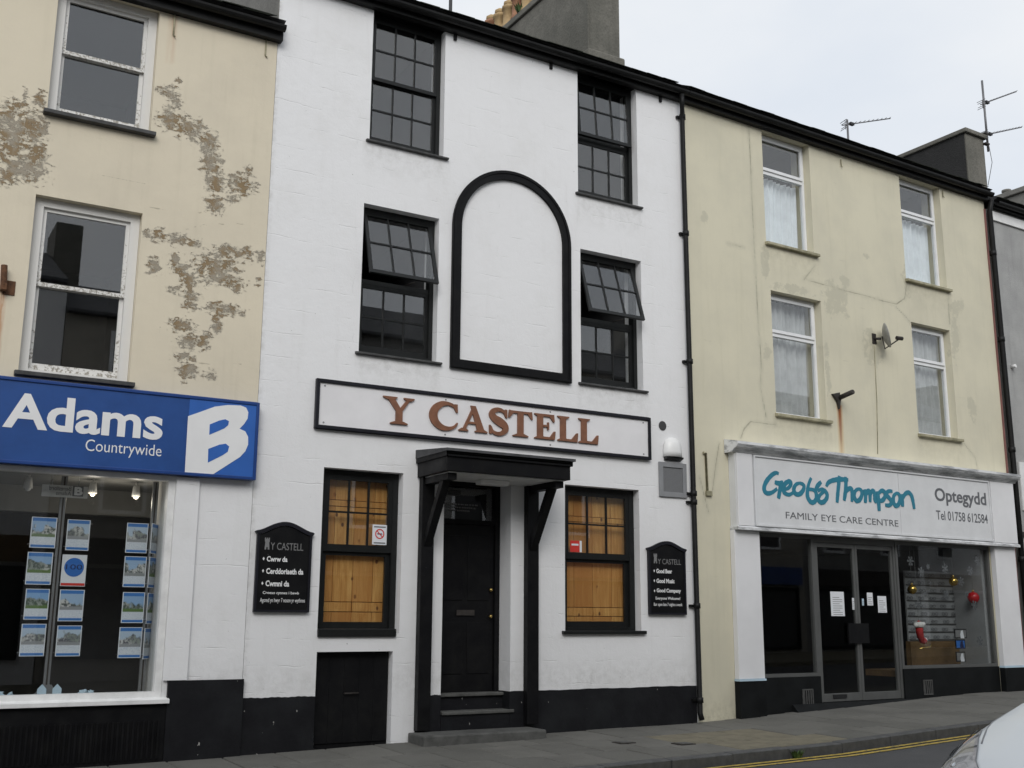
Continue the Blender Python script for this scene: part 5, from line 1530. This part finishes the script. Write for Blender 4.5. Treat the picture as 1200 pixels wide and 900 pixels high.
names = ['at the top beside the door frame', 'below the top left one', 'at the top middle', 'near the top right corner', 'highest at the right', 'between the two gold baubles', 'right of the middle gold bauble', 'right of the left gold bauble', 'below the middle gold bauble', 'just above the red and white ornament', 'just under the red bauble', 'low at the right edge', 'left of the red bauble', 'near the top left, smallest of them']
for k, (px, py) in enumerate(flakes):
    x, z = crop(pe, 1050, 630, 5.294, .066)(px, py)
    r_ = .085 if k not in (12, 13, 5, 7) else .05
    mb = MB()
    for j in range(3):
        a = j * math.pi / 3 + k * .3
        dx, dz = math.cos(a) * r_, math.sin(a) * r_
        mb.ribbon([(x - dx, z - dz), (x, z), (x + dx, z + dz)], r_ * .30, .0665 + j * .0004, .069)
        for s_ in (-1, 1):
            for e in (-.7, .7):
                q = (x + s_ * dx * .55, z + s_ * dz * .55)
                mb.ribbon([q, (q[0] + s_ * math.cos(a + e) * r_ * .35, q[1] + s_ * math.sin(a + e) * r_ * .35)], r_ * .2, .0666 + j * .0005, .069)
    Thing('paper_snowflake', f'white paper snowflake on the optician window {names[k]}', 'snowflake', (x, .067, z), FE, 'snowflakes on the optician window', mb=mb, m_='flake_pale')
x, z = cW(150, 590)
t = Thing('hanging_ornament', 'red and white Christmas stocking ornament hanging in the optician window', 'ornament', (x, .25, z - .25), FE)
K7 = Matrix.Translation((x, .25, z)) @ Matrix.Scale(.72, 4) @ Matrix.Translation((-x, -.25, -z))
t.part('stocking', MB().tube([(x - .03, .25, z + .16), (x - .02, .25, z + .02), (x + .0, .25, z - .10), (x + .05, .25, z - .17), (x + .13, .24, z - .19), (x + .17, .24, z - .18)], [.085, .085, .08, .085, .07, .045], 12).xf(K7), 'red_felt')
t.part('cuff', MB().lathe([(.09, 0), (.115, .02), (.12, .07), (.11, .12), (.085, .13)], (x - .03, .25, z + .12), 14).xf(K7), 'fur_white')
for k, (ax, az) in enumerate(((-.16, .17), (.12, .20), (.16, -.16))):
    t.part('pompom', MB().ball((x + ax, .24, z + az), .05).xf(K7), 'fur_white')
t.part('ribbon', MB().tube([(x - .16, .25, z + .17), (x - .03, .25, z + .27), (x + .12, .25, z + .20)], .018, 6).xf(K7), 'red_felt')
t.part('rail', MB().tube([(x - .12, .2, z - .36), (x + .26, .2, z - .33), (x + .31, .2, z - .27)], .014, 6).xf(K7), 'gold_ball')
t.part('thread', MB().tube([(x - .02, .25, z + .17), (x - .02, .25, 2.83)], .003, 4), 'vinyl_dim')
a, b = crop(pe, 1050, 630, 5.294, .75)(50, 205), crop(pe, 1050, 630, 5.294, .75)(395, 640)
t = Thing('frame_display', 'pale slatted display board of spectacle frames behind the optician window', 'display board', (a[0], .75, b[1]), FE, mb=B(a[0], b[0], .745, .775, b[1], a[1]), m_='dim_panel')
t.part('cabinet', B(a[0] - .02, b[0] + .02, .70, .80, .702, b[1] - .003), 'oak_box')
nr = 9
for k in range(nr):
    z = b[1] + (a[1] - b[1]) * (k + .5) / nr
    t.part('shelf_rail', B(a[0] + .01, b[0] - .01, .725, .7445, z - .05, z - .035), 'air_grey')
    for j in range(5):
        x = a[0] + .1 + (b[0] - a[0] - .2) * j / 4 + .03 * math.sin(k * 2.1 + j)
        mb = MB()
        for s_ in (-1, 1):
            rg = [(x + s_ * .042 + .036 * math.cos(q * math.pi / 5), z + .024 * math.sin(q * math.pi / 5)) for q in range(11)]
            mb.ribbon(rg, .010, .722, .7245)
        mb.box(x - .01, x + .01, .7215, .7243, z, z + .008)
        t.part('spectacles', mb, 'vinyl_grey')
for k, (a, b, m_, lb) in enumerate((((362, 566), (440, 625), 'vinyl_dim', 'framed portrait picture, topmost of three in the optician window'), ((368, 632), (432, 690), 'print_blue', 'blue picture, middle of three in the optician window'), ((372, 708), (434, 770), 'vinyl_dim', 'picture of pale figures, lowest of three in the optician window'))):
    p, q = cW(*a), cW(*b)
    t = Thing('picture_card', lb, 'picture', (p[0], .25, q[1]), FE, 'pictures stacked in the optician window', mb=B(p[0], q[0], .25, .262, q[1], p[1]), m_='car_black')
    t.part('print', B(p[0] + .02, q[0] - .02, .2475, .2499, q[1] + .02, p[1] - .02), m_)
    xx, zz = (p[0] + q[0]) / 2, (p[1] + q[1]) / 2
    t.part('print_figure', MB().prism([(xx - .01, zz - .08), (xx + .09, zz - .08), (xx + .07, zz + .0), (xx + .06, zz + .06), (xx + .01, zz + .05), (xx - .02, zz - .02)], .2455, .2474), 'paper_white' if k != 1 else 'print_dark')

# ------------------------------------------------------------------ dish and aerials
x, z = pe(1024, 397)
t = Thing('satellite_dish', 'small grey satellite dish on the cracked wall between upper windows', 'satellite dish', (x, 0, z), FE)
t.part('wall_bracket', MB().box(x - .05, x + .05, -.012, -.004, z - .09, z + .09).tube([(x, -.01, z), (x + .03, -.12, z - .02)], .022, 8), 'dark_iron')
face = Vector((.70, -.68, .20)).normalized()
R_ = Vector((0, 0, 1)).rotation_difference(face).to_matrix().to_4x4()
prof = [(.0, 0.0)] + [(.215 * k / 7, .065 * (k / 7) ** 2) for k in range(1, 8)] + [(.217, .068), (.215, .060)] + [(.215 * k / 7, .065 * (k / 7) ** 2 - .008) for k in range(6, -1, -1)]
dc = Vector((x + .05, -.16, z + .02))
t.part('reflector', MB().lathe(prof, (0, 0, 0), 28, cap=False).xf(Matrix.Translation(dc) @ R_), 'dish_grey')
lo = dc + R_.to_3x3() @ Vector((0, -.0, 0)) + Vector((0.02, 0, -.22))
ln = dc + face * .25 + Vector((0, 0, -.12))
t.part('feed_arm', MB().tube([dc - face * .02, lo, ln], .013, 6), 'dark_iron')
t.part('feed_horn', MB().tube([ln - Vector((.05, 0, -.02)), ln + Vector((.07, -.02, .02))], .035, 8), 'dark_iron')
def yagi(th, base, boom_dir, ln_, n, fold=True, el=.065):
    d = Vector(boom_dir).normalized()
    s_ = d.cross(Vector((0, 0, 1))).normalized()
    b = Vector(base)
    th.part('boom', MB().tube([b - d * .12, b + d * ln_], .011, 6), 'grey_metal')
    for k in range(n):
        c = b + d * (.18 + (ln_ - .2) * k / (n - 1)) + Vector((0, 0, .012))
        h = el * (1 - .35 * k / n)
        th.part('element', MB().tube([c - s_ * h, c + s_ * h], .005, 5), 'grey_metal')
    c = b - d * .05
    mb = MB()
    for k in (-2, -1, 1, 2):
        o_ = Vector((0, 0, .04 * k)) + d * (.02 * abs(k)) * -1
        mb.tube([c + o_ - s_ * .1, c + o_ + s_ * .1], .006, 5)
    mb.tube([c + Vector((0, 0, -.09)), c + Vector((0, 0, .09))], .007, 5)
    th.part('reflector_grid', mb, 'grey_metal')
    th.part('dipole_box', MB().box(-.05, .05, -.03, .03, -.025, .025).xf(Matrix.Translation(b + d * .1)), 'car_black')
x, z = pe(993, 146, 1.0)
t = Thing('roof_aerial', 'small television aerial standing alone on the roof edge right of centre', 'aerial', (x, 1.0, 10.0), FE, 'television aerials')
t.part('mast', MB().tube([(x, 1.0, 9.9), (x, 1.0, z + .1)], .02, 8), 'grey_metal')
q = pe(1035, 141, 1.0)
yagi(t, (x, 1.0, z), (q[0] - x, -.25, q[1] - z - .05), 1.05, 9)
# dark chimney at the far end with its twin aerial
CU, CYF = 7.62, .24
ch2 = Thing('chimney_stack', 'black tarred chimney stack with grey end and flat coping by the aerials', 'chimney', (7.9, 1.2, 9.6), FE)
ch2.part('stack', B(CU + .012, CU + .60, CYF, 3.4, 9.4, 10.98), 'chimney_render', bevel=.015)
ch2.part('tarred_side', B(CU - .003, CU + .0115, CYF + .03, 3.39, 9.4, 10.98), 'tarred_render')
ch2.part('coping', B(CU - .05, CU + .66, CYF - .06, 3.46, 10.981, 11.07), 'chimney_render', bevel=.015)
mx, my = CU + .66, CYF - .04
z1 = pe(1147, 93, my)[1]; z2 = pe(1150, 120, my)[1]; z3 = pe(1154, 150, my)[1]; z0_ = pe(1154, 176, my)[1]
t = Thing('roof_aerial', 'tall mast with two television aerials beside the black chimney', 'aerial', (mx, my, z0_), FE, 'television aerials')
t.part('mast', MB().tube([(mx, my, z0_), (mx, my, z1)], .022, 8), 'grey_metal')
t.part('mast_clamp', MB().box(mx - .10, mx + .03, my - .03, my + .05, z0_ + .14, z0_ + .17).box(mx - .10, mx + .03, my - .03, my + .05, z0_ + .36, z0_ + .39), 'dark_iron')
for (zz, py) in ((z2, 107), (pe(1154, 157, my)[1], 151)):
    q = pe(1193, py, my)
    yagi(t, (mx, my, zz), (q[0] - mx, -.1, q[1] - zz), 1.15, 10)
ca = pe(1158, 158, my); cb_ = pe(1168, 210, my)
t.part('cable', MB().tube([(mx, my, ca[1]), (mx + .25, my + .1, (ca[1] + cb_[1]) / 2 - .05), (mx + .35, my + .3, cb_[1])], .006, 5), 'dark_iron')
# ================================================================== GREY ROUGHCAST HOUSE at the right edge
gh = Thing('terraced_house', 'grey roughcast house cut off by the right edge of the picture', 'house', (10.5, 0, .3), FE)
gw = [(9.3, 10.4, 7.1, 8.9), (12.2, 13.3, 7.1, 8.9), (9.3, 10.4, 4.3, 6.2), (12.2, 13.3, 4.3, 6.2)]
facade(gh, 'wall', 7.83, 14.6, -.3, 9.36, gw + [(8.5, 13.9, .7, 2.9)], 'grey_roughcast', step=.25)
shell(gh, 7.83, 14.6, 9.36, 'flank_render', 'flank_render')
gh.part('wall_board', B(7.83, 14.6, -.04, -.004, 9.12, 9.30), 'white_wood')
eave(gh, 7.84, 14.6, 9.42, fh=.13)
for (x0, x1, z0, z1) in gw:
    wn = gh.part('window', frame_boxes(MB(), x0 + .003, x1 - .003, z0, z1, .12, .2, .07), 'white_upvc')
    sash(gh, wn, 'sash', x0 + .07, x1 - .07, z0 + .07, z1 - .07, .14, 1, 2, 'white_upvc')
    sill(gh, wn, x0 - .05, x1 + .05, z0, 'dark_sill')
    room(gh, x0 - .1, x1 + .1, z0 - .3, z1 + .05)
sw = gh.part('shop_window', frame_boxes(MB(), 8.503, 13.897, .703, 2.897, .05, .15, .08), 'aluminium')
gh.part('pane', B(8.584, 13.816, .09, .097, .784, 2.816), 'shop_glass', sw)
gh.part('string_course', B(7.84, 14.6, -.05, -.004, 3.02, 3.10), 'dark_iron')
gh.part('wall_plate', B(8.02, 8.35, -.03, -.004, 3.5, 4.4), 'white_wood')
room(gh, 8.3, 14.2, .0, 2.98, .43, 4, 'shop_room')
x, z = pe(1189, 431)
gh.part('wall_hook', MB().tube([(x - .1, -.005, z), (x - .1, -.09, z + .01)], .035, 8), 'white_wood')
ch3 = Thing('chimney_stack', 'low far grey chimney stack with short pots at the right edge', 'chimney', (14.7, 1.6, 9.6), FE)
c3s = pe(1160, 222, 2.0)
ch3.part('stack', B(14.3, 15.1, 1.2, 6.0, 9.4, 12.2), 'flank_render', bevel=.02)
ch3.part('coping', B(14.22, 15.18, 1.12, 6.1, 12.201, 12.34), 'flank_render', bevel=.02)
for k in range(6):
    ch3.part('chimney_pot', MB().lathe([(.11, 12.34), (.10, 12.52), (.12, 12.53), (.12, 12.58)], (14.7, 1.7 + k * .75, 0), 12), 'flank_render')

# ================================================================== across the street: the terrace the windows mirror
OPY = -15.2
ocol = 2 * ['opposite_render', 'opposite_grey', 'white_masonry', 'opposite_render', 'opposite_grey', 'opposite_render']
olab = ['buff rendered house', 'dark grey rendered house', 'white painted house', 'tan rendered house', 'mid grey rendered house', 'pale buff house', 'brown rendered house', 'slate grey house', 'white rendered house', 'stone coloured house']
for k in range(10):
    x0 = -16 + 6.6 * k
    hgt = [9.3, 9.0, 9.6, 8.8, 9.4, 9.1][k % 6]
    t = Thing('terraced_house', f'{olab[k]} across the street, number {k + 1} counted from the left in reflections', 'house', (x0 + 3.3, OPY, g0(x0)), group='terrace across the street')
    holes = [(x0 + a, x0 + a + 1.1, z, z + 1.8) for a in (1.1, 4.3) for z in (3.9, 6.6)]
    mb = MB()
    t.part('wall', MB().box(x0 + .01, x0 + 6.59, OPY - 8, OPY, -.5, hgt), ocol[k])
    t.part('roof', MB().prism_x([(OPY + .25, hgt), (OPY - 4, hgt + 1.9), (OPY - 8.2, hgt), (OPY - 8.2, hgt - .08), (OPY + .25, hgt - .08)], x0 + .005, x0 + 6.595), 'slate')
    for (a, b, c, d) in holes:
        wn = t.part('window', frame_boxes(MB(), a, b, c, d, OPY + .002, OPY + .05, .09), 'white_upvc')
        t.part('pane', B(a + .09, b - .09, OPY + .003, OPY + .02, c + .09, d - .09), 'car_black', wn)
    t.part('shop_sign', B(x0 + .3, x0 + 6.3, OPY + .002, OPY + .18, 2.7, 3.3), ['sign_blue_edge', 'dark_iron', 'oak_box', 'riser_slate', 'sign_frame_black', 'reddish'][k % 6])
    t.part('shop_window', frame_boxes(MB(), x0 + .4, x0 + 6.2, .5, 2.6, OPY + .002, OPY + .08, .1), 'riser_slate')
    t.part('pane', B(x0 + .5, x0 + 6.1, OPY + .003, OPY + .03, .6, 2.5), 'car_black')
    t.part('chimney', B(x0 - .0 + .05, x0 + .75, OPY - 4.8, OPY - 3.2, hgt + .9, hgt + 3.4), 'chimney_render')

# ================================================================== WHITE CAR in the near lane, nose to the left
def build_car(nose_x, right_y):
    """car local: x backwards from the nose, y from centre, z up from the road"""
    Lc, hw = 3.95, .86
    zr = gr_(nose_x + 1) + 0.04
    # car drives towards -X, so its right flank is on +Y
    F = Matrix.Translation((nose_x, right_y - hw, zr))
    t = Thing('car', 'white car with clear headlamp driving in at the lower right corner', 'car', (0, 0, 0), F)
    st = [  # x, half width, sill z, waist z (shoulder), top z at centre, crown half width
        (0.00, .52, .30, .46, .50, .42), (.06, .66, .24, .52, .60, .50), (.18, .755, .20, .60, .70, .58), (.38, .81, .19, .70, .82, .62), (.62, .84, .19, .785, .95, .63),
        (.90, .852, .19, .86, 1.05, .63), (1.15, .857, .19, .90, 1.11, .62), (1.55, .86, .19, .90, 1.07, .60), (2.4, .86, .19, .89, .99, .60), (3.2, .855, .20, .93, 1.0, .60), (3.65, .82, .24, .92, .98, .58), (3.88, .72, .30, .86, .92, .52), (3.95, .58, .36, .70, .76, .45)]
    fine = []
    for i in range(len(st) - 1):
        for k in range(4):
            u_ = k / 4
            fine.append(tuple(st[i][j] * (1 - u_) + st[i + 1][j] * u_ for j in range(6)))
    fine.append(st[-1])
    def sec(s_):
        x, hwd, zs_, zw, ztop, cw = s_
        pts = [(-.0, zs_), (hwd * .80, zs_), (hwd * .93, zs_ + .03), (hwd * .985, zs_ + (zw - zs_) * .35), (hwd, zs_ + (zw - zs_) * .65), (hwd * .99, zw - .04), (hwd * .96, zw), (hwd * .90, zw + (ztop - zw) * .35), (cw, zw + (ztop - zw) * .80), (cw * .6, zw + (ztop - zw) * .95), (0, ztop)]
        return [(x, y, z) for y, z in pts] + [(x, -y, z) for y, z in pts[-2:0:-1]]
    secs = [sec(s_) for s_ in fine]
    n = len(secs[0])
    v = [p for q in secs for p in q]
    f = [(i * n + k, (i + 1) * n + k, (i + 1) * n + (k + 1) % n, i * n + (k + 1) % n) for i in range(len(secs) - 1) for k in range(n)]
    f += [tuple(range(n - 1, -1, -1)), tuple((len(secs) - 1) * n + k for k in range(n))]
    body = t.part('body', MB().add(v, f, True), 'car_paint')
    def top(x, y):
        """height of the shell at (x, y)"""
        xs_ = [s_[0] for s_ in fine]
        P_ = [float(np.interp(x, xs_, [s_[j] for s_ in fine])) for j in range(6)]
        _, hwd, zs_, zw, zt, cw = P_
        return float(np.interp(abs(y), [0, cw * .6, cw, hwd * .90, hwd * .96, hwd * .99], [zt, zw + (zt - zw) * .95, zw + (zt - zw) * .8, zw + (zt - zw) * .35, zw, zw - .04]))
    def on(x, y, d=.006):
        return Vector((x, y, top(x, y) + d))
    # greenhouse
    gh_ = [(1.12, .70, 1.05), (1.95, .58, 1.46), (2.5, .57, 1.47), (3.1, .56, 1.43), (3.75, .64, .97)]
    v, f = [], []
    for x, y, z in gh_:
        v += [(x, -y, z - (.0 if 1.2 < x < 3.7 else .02)), (x, -y * .6, z + .02), (x, y * .6, z + .02), (x, y, z)]
    for i in range(4):
        for k in range(3):
            f.append((4 * i + k, 4 * i + k + 1, 4 * i + 5 + k, 4 * i + 4 + k))
    rf = t.part('roof_panel', MB().add(v[4:16], [(a - 4, b_ - 4, c - 4, d - 4) for a, b_, c, d in f[3:9]], True), 'car_paint')
    t.part('windscreen', MB().add(v[0:8], f[0:3], True), 'car_black')
    t.part('rear_window', MB().add(v[12:20], [(a - 12, b_ - 12, c - 12, d - 12) for a, b_, c, d in f[9:12]], True), 'car_black')
    for s_ in (-1, 1):
        pts = [(1.14, s_ * .72, .90), (1.95, s_ * .585, 1.42), (2.5, s_ * .575, 1.45), (3.1, s_ * .565, 1.41), (3.72, s_ * .66, .95)]
        low = [(1.14, s_ * .80, .86), (1.95, s_ * .82, .90), (2.5, s_ * .82, .92), (3.1, s_ * .82, .94), (3.72, s_ * .78, .93)]
        t.part('side_window', MB().add(pts + low, [(i, i + 1, i + 6, i + 5) for i in range(4)]), 'car_black')
        t.part('door_pillar', MB().add([(2.42, s_ * .585, 1.45), (2.52, s_ * .585, 1.45), (2.56, s_ * .84, .9), (2.44, s_ * .84, .9)], [(0, 1, 2, 3)]), 'car_paint')
        mi = t.part('door_mirror', MB().ball((1.62, s_ * .98, 1.02), .10, 12, 8, (.6, 1, .75)), 'car_paint')
        t.part('mirror_arm', MB().tube([(1.66, s_ * .84, .93), (1.64, s_ * .92, .97)], .025, 6), 'car_black', mi)
        # headlamp: swept-back patch following wing and nose
        us, vs = 9, 6
        grid = []
        for i in range(us):
            for j in range(vs):
                a, c = i / (us - 1), j / (vs - 1)
                x = .13 + .50 * a ** 1.1 + .02 * c
                hwx = float(np.interp(x, [q[0] for q in fine], [q[1] for q in fine]))
                y = hwx * (.985 - (.30 - .20 * a) * c - .02)
                z = float(np.interp(x, [q[0] for q in fine], [q[3] for q in fine]))
                grid.append((x, y, z, c, a))
        def lamp(d, zlo):
            V_ = []
            for x, y, z, c, a in grid:
                zt_ = top(x, y)
                V_.append((x - .02 - d * .5, s_ * (y + d), zt_ + d - (1 - c) * 0.0))
            return V_
        # outer lens lies on the shoulder; lower edge drops down the flank and nose
        V_ = []
        for i in range(us):
            a = i / (us - 1)
            x = .115 + .52 * a
            hwx = float(np.interp(x, [q[0] for q in fine], [q[1] for q in fine]))
            zwx = float(np.interp(x, [q[0] for q in fine], [q[3] for q in fine]))
            zsx = float(np.interp(x, [q[0] for q in fine], [q[2] for q in fine]))
            dep = .17 * (1 - a) ** .8 + .012
            inn = (.24 * (1 - a) ** .7 + .012)
            rowp = [(hwx * .995 + .006, zwx - .02 - dep), (hwx * 1.0 + .008, zwx - .03 - dep * .5), (hwx * .985 + .008, zwx - .01), (hwx * .95, top(x, hwx * .95) + .010), (hwx * .95 - inn * .5, top(x, hwx * .95 - inn * .5) + .008), (hwx * .95 - inn, top(x, hwx * .95 - inn) + .006)]
            V_ += [(x - .012 * (1 - a), s_ * y, z) for y, z in rowp]
        fl = [(i * 6 + k, (i + 1) * 6 + k, (i + 1) * 6 + k + 1, i * 6 + k + 1) for i in range(us - 1) for k in range(5)]
        hl_ = t.part('headlamp', MB().add(V_, fl, True), 'lamp_inner')
        for (ax, ay, rr_) in ((.20, .66, .055), (.30, .735, .05)):
            c = Vector((ax, s_ * ay, top(ax, ay) - .022))
            t.part('reflector', MB().ball(c, rr_, 12, 8, (.9, .8, .5)), 'chrome', hl_)
        edge = [V_[i * 6 + 5] for i in range(us)] + [V_[(us - 1) * 6 + k] for k in (4, 3, 2, 1, 0)] + [V_[i * 6] for i in range(us - 1, -1, -1)]
        t.part('lamp_surround', MB().tube(edge, .0035, 5), 'vent_grey', hl_)
        t.part('lamp_divider', MB().tube([(V_[3 * 6 + k][0] - .004, V_[3 * 6 + k][1], V_[3 * 6 + k][2] + .004) for k in range(6)], .006, 5).tube([(V_[5 * 6 + k][0] - .004, V_[5 * 6 + k][1], V_[5 * 6 + k][2] + .004) for k in range(6)], .005, 5), 'vent_grey', hl_)
        t.part('indicator', MB().tube([V_[6 * 6 + 2], V_[7 * 6 + 3]], .016, 8), 'lamp_amber', hl_)
        t.part('lens', MB().add([(x - .012, y + s_ * .012, z + .014) for x, y, z in V_], fl, True), 'lamp_glass', hl_)
        # bonnet shut-line
        sl_ = [on(x, s_ * y, .001) for x, y in ((.34, .56), (.55, .655), (.75, .70), (1.0, .725), (1.14, .73))]
        t.part('bonnet_seam', MB().tube([p_ for k_ in range(len(sl_) - 1) for p_ in [on(*[(sl_[k_] * (1 - q_ / 6) + sl_[k_ + 1] * (q_ / 6))[i_] for i_ in (0, 1)], .001) for q_ in range(6)]], .006, 5), 'vent_grey')
        for xw in (.72, 3.22):
            wl = t.part('wheel', MB().lathe([(.22, -.09), (.29, -.095), (.305, -.06), (.305, .06), (.29, .095), (.22, .09)], (xw, s_ * .765, .30), 28, 'y'), 'tyre')
            t.part('rim', MB().lathe([(.03, .0), (.21, .02), (.225, .0), (.225, -.02)], (xw, s_ * .845, .30), 24, 'y'), 'rim_silver', wl)
            t.part('wheel_arch', MB().lathe([(.35, -.02), (.35, .012)], (xw, s_ * .858, .30), 28, 'y'), 'car_black', wl)
        t.part('tail_lamp', B(3.84, 3.93, min(s_ * .52, s_ * .74), max(s_ * .52, s_ * .74), .66, .84), 'red_lens', bevel=.02)
        t.part('door_seam', MB().tube([(1.35, s_ * .862, .30), (1.33, s_ * .866, .60), (1.36, s_ * .85, .84)], .005, 5).tube([(2.48, s_ * .864, .30), (2.48, s_ * .868, .62), (2.48, s_ * .85, .88)], .005, 5), 'vent_grey')
    t.part('grille', MB().box(-.012, .04, -.36, .36, .42, .49), 'car_black', bevel=.012)
    t.part('lower_grille', MB().box(.0, .06, -.44, .44, .26, .35), 'car_black', bevel=.012)
    t.part('badge', MB().lathe([(.05, 0), (.05, .012)], (-.018, 0, .455), 16, 'x'), 'chrome')
    t.part('wiper', MB().tube([on(1.10, -.45, .02), on(1.06, .2, .03), on(1.09, .55, .03)], .010, 6), 'car_black')
    return t
build_car(6.27, -7.18)
